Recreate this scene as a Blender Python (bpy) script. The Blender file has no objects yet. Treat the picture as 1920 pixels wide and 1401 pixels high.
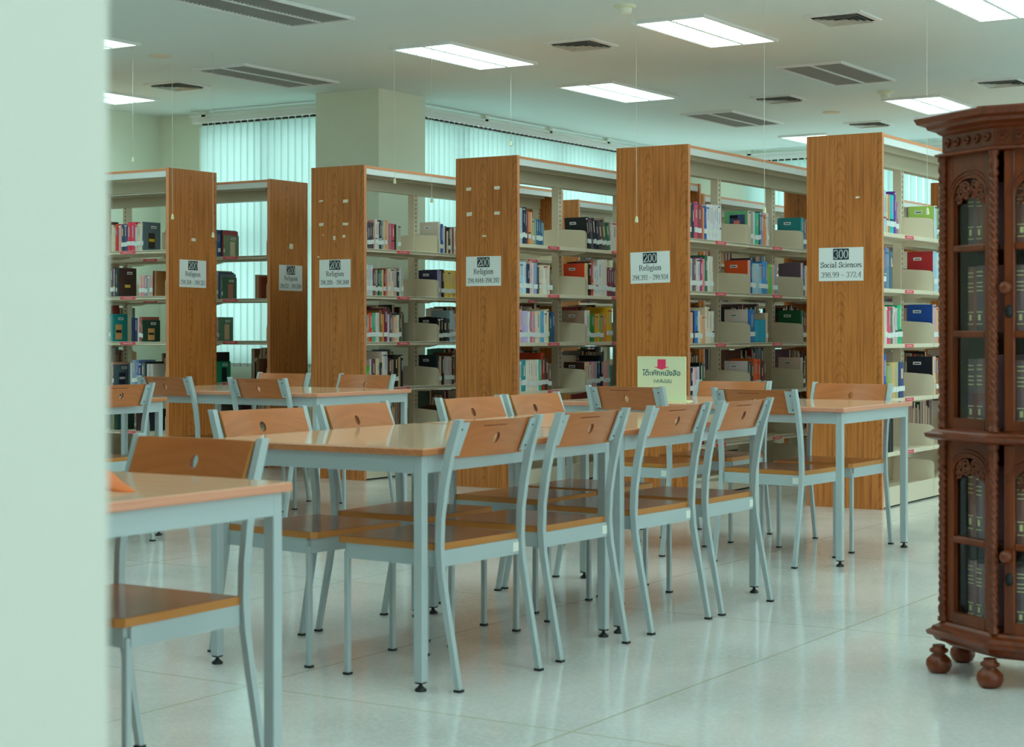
import bpy, bmesh, math, random
from mathutils import Vector, Matrix, Euler
R = random.Random(7)
D = bpy.data
COL = bpy.context.scene.collection
SC = bpy.context.scene

# ------------------------------------------------------------------ camera
# room axes: +Y runs along the stacks into the room, +X to the right; camera stands at the origin, level, 1.11 m high
F = 3300.0; PS = math.radians(32.5); CP, SP = math.cos(PS), math.sin(PS); H = 1.11; YH = 621.0
CEIL = 3.2
cam = D.cameras.new('camera'); cam.sensor_width = 36; cam.lens = F / 1920 * 36
cam.shift_y = -(700.5 - YH) / 1920
cam.clip_start = 0.05; cam.clip_end = 200
cam.dof.use_dof = True; cam.dof.focus_distance = 10.0; cam.dof.aperture_fstop = 6.3
co = D.objects.new('camera', cam); COL.objects.link(co)
co.location = (0, 0, H); co.rotation_euler = (math.pi / 2, 0, PS)
SC.camera = co
SC.view_settings.view_transform = 'Standard'; SC.view_settings.look = 'None'
SC.view_settings.gamma = 1; SC.view_settings.use_curve_mapping = False
SC.view_settings.exposure = 0.0
SC.cycles.use_denoising = True
SC.cycles.max_bounces = 8; SC.cycles.diffuse_bounces = 4; SC.cycles.glossy_bounces = 4
SC.cycles.transmission_bounces = 6; SC.cycles.transparent_max_bounces = 12
SC.cycles.sample_clamp_indirect = 4

# ------------------------------------------------------------------ daylight (sky outside the windows and the added right-hand window)
w = D.worlds.new('sky'); SC.world = w; w.use_nodes = True
bg = w.node_tree.nodes['Background']
bg.inputs['Color'].default_value = (0.82, 1.0, 0.98, 1); bg.inputs['Strength'].default_value = 2.7
LAMP = 8.2           # emission of the lit ceiling panels
LAMPC = (0.66, 1.0, 0.94)

def onplane_y(px, Y):      # point of the vertical plane y=Y seen in image column px -> (x, distance)
    t = (px - 960) / F; d = Y / (t * SP + CP); return d * (t * CP - SP), d
def onplane_x(px, X):
    t = (px - 960) / F; d = X / (t * CP - SP); return d * (t * SP + CP), d
def zat(y, d): return H + (YH - y) * d / F
def pt(px, d):
    x = (px - 960) / F * d; return x * CP - d * SP, x * SP + d * CP

# ------------------------------------------------------------------ materials
def lin(c): return c / 12.92 if c <= 0.04045 else ((c + 0.055) / 1.055) ** 2.4
TINT = (0.46, 0.62, 0.57)     # how a perfectly white surface comes out in this room
def alb(hx, k=1.0):
    r = [lin(int(hx[i:i + 2], 16) / 255) for i in (0, 2, 4)]
    return tuple(min(0.92, max(0.004, v / t * k)) for v, t in zip(r, TINT))
_m = {}
def mat(hx, rough=0.5, metal=0.0, k=1.0, spec=0.5, coat=0.0):
    key = (hx, rough, metal, k, spec, coat)
    if key in _m: return _m[key]
    m = D.materials.new('paint_' + hx); m.use_nodes = True
    b = m.node_tree.nodes['Principled BSDF']
    b.inputs['Base Color'].default_value = (*alb(hx, k), 1)
    b.inputs['Roughness'].default_value = rough; b.inputs['Metallic'].default_value = metal
    b.inputs['Specular IOR Level'].default_value = spec
    b.inputs['Coat Weight'].default_value = coat; b.inputs['Coat Roughness'].default_value = 0.06
    m.diffuse_color = (*alb(hx, k), 1)
    _m[key] = m; return m
def N(nt, typ, **kw):
    n = nt.nodes.new(typ)
    for k_, v in kw.items(): setattr(n, k_, v)
    return n
def math_(nt, op, a, b=None, c=None):
    n = nt.nodes.new('ShaderNodeMath'); n.operation = op
    for i, v in enumerate((a, b, c)):
        if v is None: continue
        if isinstance(v, (int, float)): n.inputs[i].default_value = v
        else: nt.links.new(v, n.inputs[i])
    return n.outputs[0]
def ramp(nt, fac, stops):
    r = nt.nodes.new('ShaderNodeValToRGB'); nt.links.new(fac, r.inputs[0])
    e = r.color_ramp.elements
    e[0].position, e[0].color = stops[0][0], (*stops[0][1], 1)
    e[1].position, e[1].color = stops[-1][0], (*stops[-1][1], 1)
    for p, c in stops[1:-1]:
        x = e.new(p); x.color = (*c, 1)
    return r.outputs[0]
def wood_mat(name, light, dark, axis='Z', arch=True, rough=0.35, scale=1.0, coat=0.0, k=1.0):
    """veneer: grain lines run along AXIS; arch adds nested cathedral arches"""
    m = D.materials.new(name); m.use_nodes = True; nt = m.node_tree
    b = nt.nodes['Principled BSDF']
    tc = N(nt, 'ShaderNodeTexCoord'); sp = N(nt, 'ShaderNodeSeparateXYZ'); nt.links.new(tc.outputs['Object'], sp.inputs[0])
    ax = {'X': 0, 'Y': 1, 'Z': 2}[axis]
    L = sp.outputs[ax]
    o = [i for i in range(3) if i != ax]
    Wd = math_(nt, 'ADD', sp.outputs[o[0]], sp.outputs[o[1]])
    cb = N(nt, 'ShaderNodeCombineXYZ')
    nt.links.new(math_(nt, 'MULTIPLY', Wd, 60 * scale), cb.inputs[0]); nt.links.new(math_(nt, 'MULTIPLY', L, 2.2 * scale), cb.inputs[2])
    n1 = N(nt, 'ShaderNodeTexNoise'); n1.inputs['Scale'].default_value = 1.0; n1.inputs['Detail'].default_value = 5
    nt.links.new(cb.outputs[0], n1.inputs['Vector'])
    fac = n1.outputs['Fac']
    if arch:
        n2 = N(nt, 'ShaderNodeTexNoise'); n2.inputs['Scale'].default_value = 2.2; n2.inputs['Detail'].default_value = 2
        nt.links.new(tc.outputs['Object'], n2.inputs['Vector'])
        pp = math_(nt, 'PINGPONG', math_(nt, 'ADD', Wd, math_(nt, 'MULTIPLY', n2.outputs['Fac'], .05)), 0.135)
        sq = math_(nt, 'MULTIPLY', math_(nt, 'MULTIPLY', pp, pp), 34.0)
        ph = math_(nt, 'ADD', math_(nt, 'ADD', L, sq), math_(nt, 'MULTIPLY', n2.outputs['Fac'], .35))
        sn = math_(nt, 'SINE', math_(nt, 'MULTIPLY', ph, 88.0))
        ln = math_(nt, 'POWER', math_(nt, 'ADD', math_(nt, 'MULTIPLY', sn, .5), .5), 5.0)
        fade = math_(nt, 'SUBTRACT', 1.0, math_(nt, 'MULTIPLY', pp, 5.5))
        ln = math_(nt, 'MULTIPLY', math_(nt, 'MULTIPLY', ln, fade), .12)
        fac = math_(nt, 'SUBTRACT', fac, ln)
    c = ramp(nt, fac, [(0.25, alb(dark, k)), (0.55, alb(light, k)), (0.8, alb(light, 1.08 * k))])
    nt.links.new(c, b.inputs['Base Color'])
    b.inputs['Roughness'].default_value = rough; b.inputs['Coat Weight'].default_value = coat; b.inputs['Coat Roughness'].default_value = .05
    return m
def noise_mat(name, hx, amt=.06, scale=3.0, rough=.6, bump=0.0):
    m = D.materials.new(name); m.use_nodes = True; nt = m.node_tree; b = nt.nodes['Principled BSDF']
    tc = N(nt, 'ShaderNodeTexCoord'); n1 = N(nt, 'ShaderNodeTexNoise'); n1.inputs['Scale'].default_value = scale; n1.inputs['Detail'].default_value = 4
    nt.links.new(tc.outputs['Object'], n1.inputs['Vector'])
    nt.links.new(ramp(nt, n1.outputs['Fac'], [(.3, alb(hx, 1 - amt)), (.7, alb(hx, 1 + amt))]), b.inputs['Base Color'])
    b.inputs['Roughness'].default_value = rough
    return m
M_WOOD = wood_mat('oak_veneer', 'aa7434', '7e4e1a', rough=.36, k=.72)
M_EDGE = mat('b8885a', .4, k=.8)
M_TOP = wood_mat('table_laminate', 'd0ab8a', 'c69e7a', axis='Y', arch=False, rough=.09, scale=.6, k=.88)
M_TOPE = wood_mat('table_edge_veneer', 'ae7c4c', '9c6c40', axis='Y', arch=False, rough=.3, k=.68)
M_BACK = wood_mat('chair_back_ply', 'c07c38', 'a86828', axis='X', arch=False, rough=.28, k=.5)
M_SEAT = wood_mat('chair_seat_ply', '9c6c48', '865634', axis='Y', arch=False, rough=.16, k=.5)
M_SEATE = mat('b4843c', .35, k=.6)
M_STEEL = mat('98b8b4', .36, k=.72)
M_STEELD = mat('94b0b0', .4)
M_RUB = mat('10181a', .5)
M_BEIGE = mat('acb69c', .45)
M_BEIGED = mat('9ca88e', .45)
M_WHITE = mat('c0d4cc', .5)
M_PAPER = mat('b8ccd0', .7)
M_INK = mat('16262c', .7)
M_RED = mat('b03c48', .5)
M_CAB = wood_mat('cabinet_teak', '884206', '5e2c04', rough=.36, arch=False, scale=.8, coat=.0, k=.38)
M_CABD = mat('42200f', .4, k=.5)
M_WALL = noise_mat('wall_paint', 'a9c6b0', .02, 1.5, .75)
M_CEIL = noise_mat('ceiling_paint', 'a6d0c6', .015, .8, .8)
M_GOLD = mat('f0c088', .5)
M_PAGES = mat('b8b89c', .8, k=.85)
M_BLACK = mat('0c1210', .5)

# ------------------------------------------------------------------ mesh helpers
class MB:
    def __init__(s): s.v = []; s.f = []; s.mi = []; s.mats = []; s.sm = []
    def m(s, mt):
        if mt not in s.mats: s.mats.append(mt)
        return s.mats.index(mt)
    def add(s, vs, fs, mt, smooth=False, M=None):
        b = len(s.v); i = s.m(mt)
        for p in vs:
            p = Vector(p); s.v.append(M @ p if M else p)
        for f in fs: s.f.append([b + j for j in f]); s.mi.append(i); s.sm.append(smooth)
        return s
    def box(s, x0, x1, y0, y1, z0, z1, mt, M=None, c=0.0):
        if c > 0:
            c = min(c, .45 * min(abs(x1 - x0), abs(y1 - y0), abs(z1 - z0)))
            vs = []; 
            xs = (x0, x1); ys = (y0, y1); zs = (z0, z1); sg = (1, -1)
            idx = {}
            for i in (0, 1):
                for j in (0, 1):
                    for k in (0, 1):
                        X, Y, Z = xs[i], ys[j], zs[k]; a, b, d = sg[i] * c, sg[j] * c, sg[k] * c
                        idx[i, j, k, 0] = len(vs); vs.append((X, Y + b, Z + d))
                        idx[i, j, k, 1] = len(vs); vs.append((X + a, Y, Z + d))
                        idx[i, j, k, 2] = len(vs); vs.append((X + a, Y + b, Z))
            fs = []
            q = [(0, 0), (1, 0), (1, 1), (0, 1)]
            for i in (0, 1):
                f = [idx[i, a, b, 0] for a, b in q]; fs.append(f if i else f[::-1])
                f = [idx[a, i, b, 1] for a, b in q]; fs.append(f[::-1] if i else f)
                f = [idx[a, b, i, 2] for a, b in q]; fs.append(f if i else f[::-1])
            for i in (0, 1):
                for j in (0, 1):
                    fs.append([idx[i, j, 0, 0], idx[i, j, 1, 0], idx[i, j, 1, 1], idx[i, j, 0, 1]])
                    fs.append([idx[i, 0, j, 0], idx[i, 1, j, 0], idx[i, 1, j, 2], idx[i, 0, j, 2]])
                    fs.append([idx[0, i, j, 1], idx[1, i, j, 1], idx[1, i, j, 2], idx[0, i, j, 2]])
                    for k in (0, 1): fs.append([idx[i, j, k, 0], idx[i, j, k, 1], idx[i, j, k, 2]])
            s.add(vs, fs, mt, False, M); s.fix = True
            return s
        vs = [(x, y, z) for z in (z0, z1) for y in (y0, y1) for x in (x0, x1)]
        fs = [(0, 2, 3, 1), (4, 5, 7, 6), (0, 1, 5, 4), (2, 6, 7, 3), (0, 4, 6, 2), (1, 3, 7, 5)]
        return s.add(vs, fs, mt, False, M)
    def prism(s, pts, z0, z1, mt, M=None, smooth=False):
        n = len(pts)
        a = sum(pts[i][0] * pts[(i + 1) % n][1] - pts[(i + 1) % n][0] * pts[i][1] for i in range(n))
        if a < 0: pts = pts[::-1]
        vs = [(x, y, z0) for x, y in pts] + [(x, y, z1) for x, y in pts]
        s.add(vs, [tuple(range(n))[::-1], tuple(range(n, 2 * n))], mt, False, M)
        s.add(vs, [(i, (i + 1) % n, n + (i + 1) % n, n + i) for i in range(n)], mt, smooth, M); return s
    def sweep(s, path, w_, d_, mt, M=None):
        """rectangular tube along a path in the local y-z plane; w_ in x, d_ in the bending plane; d_ may be a list"""
        n = len(path); ds = d_ if isinstance(d_, (list, tuple)) else [d_] * n; vs = []
        for i, p in enumerate(path):
            a = path[max(i - 1, 0)]; b = path[min(i + 1, n - 1)]
            tx, tz = b[1] - a[1], b[2] - a[2]; l = math.hypot(tx, tz); ny, nz = tz / l, -tx / l
            if i in (0, n - 1): ny, nz = 1, 0
            h = ds[i] / 2
            for sx, sd in ((-1, -1), (1, -1), (1, 1), (-1, 1)):
                vs.append((p[0] + sx * w_ / 2, p[1] + sd * h * ny, p[2] + sd * h * nz))
        fs = [(0, 1, 2, 3)[::-1], tuple(4 * (n - 1) + j for j in range(4))]
        for i in range(n - 1):
            for j in range(4):
                k = (j + 1) % 4; fs.append((4 * i + j, 4 * i + k, 4 * i + 4 + k, 4 * i + 4 + j))
        s.add(vs, fs, mt, False, M); s.fix = True; return s
    def lathe(s, prof, mt, n=16, M=None, smooth=True):
        vs = []; fs = []
        for r_, z in prof:
            for i in range(n):
                a = 2 * math.pi * i / n; vs.append((r_ * math.cos(a), r_ * math.sin(a), z))
        for j in range(len(prof) - 1):
            for i in range(n):
                k = (i + 1) % n; fs.append((j * n + i, j * n + k, (j + 1) * n + k, (j + 1) * n + i))
        s.add(vs, fs, mt, smooth, M)
        s.add(vs, [tuple(range(n))[::-1], tuple((len(prof) - 1) * n + i for i in range(n))], mt, False, M)
        return s
    def tube(s, pts, r_, mt, n=6, M=None, closed=False):
        pts = [Vector(p) for p in pts]; vs = []; fs = []; L = len(pts)
        for i, p in enumerate(pts):
            a = pts[(i - 1) % L if closed else max(i - 1, 0)]; b = pts[(i + 1) % L if closed else min(i + 1, L - 1)]
            t = (b - a).normalized(); u = t.orthogonal().normalized() if abs(t.y) > .95 else t.cross(Vector((0, 1, 0))).normalized(); v = t.cross(u)
            rr = r_[i] if isinstance(r_, (list, tuple)) else r_
            for k in range(n):
                an = 2 * math.pi * k / n; vs.append(p + (u * math.cos(an) + v * math.sin(an)) * rr)
        for i in range(L if closed else L - 1):
            j = (i + 1) % L
            for k in range(n):
                q = (k + 1) % n; fs.append((i * n + k, i * n + q, j * n + q, j * n + k))
        if not closed: fs += [tuple(range(n))[::-1], tuple((L - 1) * n + k for k in range(n))]
        s.add(vs, fs, mt, True, M); return s
    fix = False
    def mesh(s, name):
        me = D.meshes.new(name); me.from_pydata([tuple(v) for v in s.v], [], s.f)
        for m_ in s.mats: me.materials.append(m_)
        me.polygons.foreach_set('material_index', s.mi); me.polygons.foreach_set('use_smooth', s.sm)
        if s.fix:
            b = bmesh.new(); b.from_mesh(me); bmesh.ops.recalc_face_normals(b, faces=b.faces); b.to_mesh(me); b.free()
        me.update(); return me
    def obj(s, name, parent=None, loc=None, rot=None):
        return ob(name, s.mesh(name), parent, loc, rot)
def ob(name, me, parent=None, loc=None, rot=None):
    o = D.objects.new(name, me); COL.objects.link(o)
    if parent: o.parent = parent
    if loc: o.location = loc
    if rot is not None: o.rotation_euler = (0, 0, rot) if isinstance(rot, (int, float)) else rot
    return o
def tag(o, label=None, cat=None, group=None, kind=None):
    if label: o['label'] = label
    if cat: o['category'] = cat
    if group: o['group'] = group
    if kind: o['kind'] = kind
    return o
def thing(name, label, cat, loc=(0, 0, 0), rot=0, group=None):
    return tag(ob(name, None, None, loc, rot), label, cat, group)
def copy_tree(o, parent=None):
    c = o.copy(); COL.objects.link(c)
    if parent: c.parent = parent
    for ch in list(o.children): copy_tree(ch, c)
    return c
def struct(name, mb, loc=None): return tag(mb.obj(name, None, loc), kind='structure')

# ------------------------------------------------------------------ the room shell
XW, XA, YN, YF, XR, YB = -9.5, -12.13, 12.65, 18.8, 4.0, -3.0
fm = D.materials.new('polished_terrazzo'); fm.use_nodes = True; nt = fm.node_tree; b = nt.nodes['Principled BSDF']
tc = N(nt, 'ShaderNodeTexCoord'); sp = N(nt, 'ShaderNodeSeparateXYZ'); nt.links.new(tc.outputs['Object'], sp.inputs[0])
def joint(out, off, per, wd):
    a = math_(nt, 'ABSOLUTE', math_(nt, 'SUBTRACT', math_(nt, 'FLOORED_MODULO', math_(nt, 'ADD', out, off), per), per / 2))
    return math_(nt, 'GREATER_THAN', a, per / 2 - wd)
jx = joint(sp.outputs[0], 2.48, 1.17, .004); jy = joint(sp.outputs[1], -4.2, 1.99, .004)
jj = math_(nt, 'MAXIMUM', jx, jy)
n1 = N(nt, 'ShaderNodeTexNoise'); n1.inputs['Scale'].default_value = 1.4; n1.inputs['Detail'].default_value = 6; nt.links.new(tc.outputs['Object'], n1.inputs['Vector'])
n2 = N(nt, 'ShaderNodeTexVoronoi'); n2.inputs['Scale'].default_value = 70; nt.links.new(tc.outputs['Object'], n2.inputs['Vector'])
fc = math_(nt, 'ADD', math_(nt, 'MULTIPLY', n1.outputs['Fac'], .8), math_(nt, 'MULTIPLY', n2.outputs['Distance'], .25))
cc = ramp(nt, fc, [(.3, alb('94a89f')), (.5, alb('a3b6ad')), (.7, alb('aebfb7'))])
mx = N(nt, 'ShaderNodeMix', data_type='RGBA'); nt.links.new(jj, mx.inputs['Factor']); nt.links.new(cc, mx.inputs['A']); mx.inputs['B'].default_value = (*alb('8c9a80'), 1)
nt.links.new(mx.outputs['Result'], b.inputs['Base Color']); b.inputs['Roughness'].default_value = .14; b.inputs['Specular IOR Level'].default_value = .6
n3 = N(nt, 'ShaderNodeTexNoise'); n3.inputs['Scale'].default_value = 3; nt.links.new(tc.outputs['Object'], n3.inputs['Vector'])
nt.links.new(math_(nt, 'ADD', math_(nt, 'MULTIPLY', n3.outputs['Fac'], .09), .055), b.inputs['Roughness'])
struct('floor', MB().box(XA - .2, XR + .2, YB - .2, YN + .2, -.12, 0, fm).box(XW - .2, XR + .2, YN + .2, YF + .2, -.12, 0, fm))
struct('ceiling', MB().box(XA - .2, XR + .2, YB - .2, YN + .2, CEIL, CEIL + .15, M_CEIL).box(XW - .2, XR + .2, YN + .2, YF + .2, CEIL, CEIL + .15, M_CEIL))
WZ0, WZ1 = .80, 3.06
wb = MB()      # alcove window wall, plane y=YN
W1 = (-11.62, -9.84)
wb.box(XA, W1[0], YN, YN + .2, 0, CEIL, M_WALL).box(W1[1], XW - .05, YN, YN + .2, 0, CEIL, M_WALL)
wb.box(W1[0], W1[1], YN, YN + .2, 0, WZ0, M_WALL).box(W1[0], W1[1], YN, YN + .2, WZ1, CEIL, M_WALL)
struct('wall_north', wb)
struct('wall_west', MB().box(XA - .2, XA, YB, YN + .2, 0, CEIL, M_WALL))
W2 = (12.95, 18.3)
wb = MB(); wb.box(XW - .2, XW, YN + .2, W2[0], 0, CEIL, M_WALL).box(XW - .2, XW, W2[1], YF + .2, 0, CEIL, M_WALL)
wb.box(XW - .2, XW, W2[0], W2[1], 0, WZ0, M_WALL).box(XW - .2, XW, W2[0], W2[1], WZ1, CEIL, M_WALL)
struct('wall_inner', wb)
W3 = (-8.75, -3.6)
wb = MB(); wb.box(XW, W3[0], YF, YF + .2, 0, CEIL, M_WALL).box(W3[1], XR, YF, YF + .2, 0, CEIL, M_WALL)
wb.box(W3[0], W3[1], YF, YF + .2, 0, WZ0, M_WALL).box(W3[0], W3[1], YF, YF + .2, WZ1, CEIL, M_WALL)
struct('wall_far', wb)
W4 = (-2.4, 13.0)
wb = MB(); wb.box(XR, XR + .2, YB, W4[0], 0, CEIL, M_WALL).box(XR, XR + .2, W4[1], YF + .2, 0, CEIL, M_WALL)
wb.box(XR, XR + .2, W4[0], W4[1], 0, WZ0, M_WALL).box(XR, XR + .2, W4[0], W4[1], WZ1, CEIL, M_WALL)
struct('wall_right', wb)
struct('wall_back', MB().box(XA - .2, XR + .2, YB - .2, YB, 0, CEIL, M_WALL))
struct('column', MB().box(-9.79, -9.10, 12.15, 12.84, 0, CEIL, M_WALL))
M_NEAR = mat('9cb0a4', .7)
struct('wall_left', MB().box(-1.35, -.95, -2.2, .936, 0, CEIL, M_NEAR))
# near side: the ceiling beam line and a skirting board along the far walls
struct('baseboard_far', MB().box(XW, XR, YF - .015, YF, 0, .1, M_WHITE))

M_GLASS = D.materials.new('window_glass'); M_GLASS.use_nodes = True; nt = M_GLASS.node_tree
nt.nodes.remove(nt.nodes['Principled BSDF'])
tr = N(nt, 'ShaderNodeBsdfTransparent'); tr.inputs[0].default_value = (.93, .97, .96, 1)
gl = N(nt, 'ShaderNodeBsdfGlossy'); gl.inputs['Roughness'].default_value = .02
ms = N(nt, 'ShaderNodeMixShader'); ms.inputs[0].default_value = .07
nt.links.new(tr.outputs[0], ms.inputs[1]); nt.links.new(gl.outputs[0], ms.inputs[2]); nt.links.new(ms.outputs[0], nt.nodes['Material Output'].inputs[0])
M_CGLASS = D.materials.new('cabinet_glass'); M_CGLASS.use_nodes = True; nt = M_CGLASS.node_tree
nt.nodes.remove(nt.nodes['Principled BSDF'])
tr = N(nt, 'ShaderNodeBsdfTransparent'); tr.inputs[0].default_value = (.96, .98, .975, 1)
gl = N(nt, 'ShaderNodeBsdfGlossy'); gl.inputs['Roughness'].default_value = .01
fr = N(nt, 'ShaderNodeFresnel'); fr.inputs[0].default_value = 1.5
ms = N(nt, 'ShaderNodeMixShader'); ge = N(nt, 'ShaderNodeNewGeometry')
nt.links.new(math_(nt, 'MULTIPLY', math_(nt, 'MULTIPLY', fr.outputs[0], math_(nt, 'SUBTRACT', 1.0, ge.outputs['Backfacing'])), 1.3), ms.inputs[0])
nt.links.new(tr.outputs[0], ms.inputs[1]); nt.links.new(gl.outputs[0], ms.inputs[2]); nt.links.new(ms.outputs[0], nt.nodes['Material Output'].inputs[0])
M_ALU = mat('8aa09c', .4, .3)
def window(name, axis, plane, a0, a1, mull, tz, outward):
    root = tag(ob(name, None), kind='structure')
    fr = MB()
    def bx(mb, u0, u1, z0, z1, mt, o0=.06, o1=.11):
        p0, p1 = plane + outward * o0, plane + outward * o1
        if axis == 'x': mb.box(u0, u1, min(p0, p1), max(p0, p1), z0, z1, mt)
        else: mb.box(min(p0, p1), max(p0, p1), u0, u1, z0, z1, mt)
    t_ = .05
    bx(fr, a0, a1, WZ0, WZ0 + t_, M_ALU); bx(fr, a0, a1, WZ1 - t_, WZ1, M_ALU); bx(fr, a0, a0 + t_, WZ0 + t_, WZ1 - t_, M_ALU); bx(fr, a1 - t_, a1, WZ0 + t_, WZ1 - t_, M_ALU)
    for u in mull: bx(fr, u - .035, u + .035, WZ0 + t_, WZ1 - t_, M_ALU, .065, .105)
    for z in tz: bx(fr, a0 + t_, a1 - t_, z - .05, z + .05, M_ALU, .07, .1)
    fr.obj('window_frame', root)
    g = MB(); bx(g, a0 + .03, a1 - .03, WZ0 + .03, WZ1 - .03, M_GLASS, .084, .088); g.obj('pane', root)
    return root
window('window_1', 'x', YN, W1[0], W1[1], [-10.75], [1.95], 1)
window('window_2', 'y', XW, W2[0], W2[1], [13.9, 14.8, 15.7, 16.6, 17.5], [1.95], -1)
window('window_3', 'x', YF, W3[0], W3[1], [-7.9, -7.0, -6.1, -5.2, -4.4], [1.95], 1)

window('added_window', 'y', XR, W4[0], W4[1], [-.8, .8, 2.4, 4.0, 5.6, 7.2, 8.8, 10.4, 12.0], [1.95], 1)  # unseen window, added to let sky light in from the right

M_BLIND = D.materials.new('blind_fabric'); M_BLIND.use_nodes = True; nt = M_BLIND.node_tree
nt.nodes.remove(nt.nodes['Principled BSDF'])
df = N(nt, 'ShaderNodeBsdfDiffuse'); df.inputs[0].default_value = (.72, .88, .86, 1)
tl = N(nt, 'ShaderNodeBsdfTranslucent'); tl.inputs[0].default_value = (.53, .71, .69, 1)
ms = N(nt, 'ShaderNodeMixShader'); ms.inputs[0].default_value = .78
nt.links.new(df.outputs[0], ms.inputs[1]); nt.links.new(tl.outputs[0], ms.inputs[2]); nt.links.new(ms.outputs[0], nt.nodes['Material Output'].inputs[0])
def blind(axis, plane, inward, a0, a1, z0, z1, ang, label):
    root = thing('vertical_blind', label, 'window blind')
    sl = MB(); n = int((a1 - a0) / .082)
    P = plane + inward * .10
    for i in range(n):
        u = a0 + (i + .5) * (a1 - a0) / n; an = ang + R.uniform(-.05, .05); w2 = .0445
        cs, sn = math.cos(an) * w2, math.sin(an) * w2
        if axis == 'x': pts = [(u - cs, P - sn), (u, P + .004), (u + cs, P + sn)]
        else: pts = [(P - sn, u - cs), (P + .004, u), (P + sn, u + cs)]
        vs = [(x, y, z) for z in (z0, z1) for x, y in pts]
        sl.add(vs, [(0, 1, 4, 3), (1, 2, 5, 4)], M_BLIND, True)
        mx_, my_ = pts[1]
        sl.box(mx_ - .006, mx_ + .006, my_ - .006, my_ + .006, z1, z1 + .03, M_WHITE)
        (sl.box(mx_ - .03, mx_ + .03, my_ - .008, my_ + .004, z1 + .006, z1 + .024, M_BLACK) if axis == 'x' else sl.box(my_ * 0 + mx_ - .004, mx_ + .008, my_ - .03, my_ + .03, z1 + .006, z1 + .024, M_BLACK))  # black box over each slat, standing in for the hanger's shadow
        (sl.box(pts[0][0], pts[2][0], P - .006, P + .006, z0 - .004, z0 + .03, M_WHITE) if axis == 'x' else None)
    sl.obj('slats', root)
    h = MB()
    if axis == 'x': h.box(a0 - .1, a1 + .03, P - .025, P + .025, z1 + .03, z1 + .075, M_WHITE).box(a0 - .1, a1 + .03, P - .05 * (1 if inward < 0 else -1) - .01, P - .05 * (1 if inward < 0 else -1) + .01, z1 + .08, z1 + .10, M_WHITE)
    else: h.box(P - .025, P + .025, a0 - .03, a1 + .03, z1 + .03, z1 + .075, M_WHITE).box(P + .03, P + .05, a0 - .03, a1 + .03, z1 + .08, z1 + .10, M_WHITE)
    h.obj('headrail', root)
    if axis == 'x':
        for u in (a0 + .05, a1 - .15): MB().box(u, u + .05, P - .06, P, z1 + .075, CEIL, M_WALL).obj('bracket', root)
    else:
        for u in [a0 + .1 + i * 1.2 for i in range(int((a1 - a0) / 1.2) + 1)]: MB().box(P - .02, P + .05, u, u + .05, z1 + .075, CEIL, M_WALL).obj('bracket', root)
blind('x', YN, -1, -11.5, -9.86, .78, 3.06, .25, 'pale vertical blind drawn over the narrow window left of the square column')
blind('y', XW, 1, 12.9, 18.3, .78, 3.06, .3, 'long closed vertical blind running right from the square column')
blind('x', YF, -1, -8.7, -3.6, .78, 3.06, .95, 'half-open vertical blind on the far wall above the right-hand stacks')

# ------------------------------------------------------------------ ceiling fittings
def emis(name, col, st):
    m = D.materials.new(name); m.use_nodes = True; nt = m.node_tree
    nt.nodes.remove(nt.nodes['Principled BSDF']); e = N(nt, 'ShaderNodeEmission'); e.inputs[0].default_value = (*col, 1); e.inputs[1].default_value = st
    nt.links.new(e.outputs[0], nt.nodes['Material Output'].inputs[0]); return m
M_LAMP = emis('lit_tube_panel', LAMPC, LAMP)
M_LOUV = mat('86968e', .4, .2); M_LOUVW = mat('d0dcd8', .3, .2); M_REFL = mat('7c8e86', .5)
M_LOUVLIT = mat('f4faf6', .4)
def troffer(lit):
    r = ob('ceiling_light', None)
    hx, hy = .275, .6
    f = MB()
    f.box(-hx, hx, -hy, -hy + .025, -.02, 0, M_WHITE).box(-hx, hx, hy - .025, hy, -.02, 0, M_WHITE)
    f.box(-hx, -hx + .02, -hy + .025, hy - .025, -.02, 0, M_WHITE).box(hx - .02, hx, -hy + .025, hy - .025, -.02, 0, M_WHITE)
    f.box(-.008, .008, -hy + .025, hy - .025, -.018, 0, M_WHITE)
    f.obj('frame', r)
    for s_ in (-1, 1):
        d_ = MB(); x0, x1 = (-hx + .02, -.008) if s_ < 0 else (.008, hx - .02)
        d_.box(x0, x1, -hy + .025, hy - .025, -.004, -.001, M_LAMP if lit else M_REFL)
        d_.obj('diffuser', r)
        l = MB(); n = 30
        for i in range(n):
            y = -hy + .03 + (i + .5) * (2 * hy - .06) / n
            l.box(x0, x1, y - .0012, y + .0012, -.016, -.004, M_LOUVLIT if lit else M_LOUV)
        xe = x0 if s_ < 0 else x0
        for i in range(n):      # scalloped bright side reflector
            y = -hy + .03 + (i + .5) * (2 * hy - .06) / n
            l.box(xe, xe + .012, y - .012, y + .012, -.017, -.004, M_LOUVW)
        l.obj('louvre', r)
    return r
TL = troffer(True); TU = troffer(False)
YR = [-.6, 1.73, 4.06, 6.39, 8.72, 11.04, 13.42, 15.73, 18.02]
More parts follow.
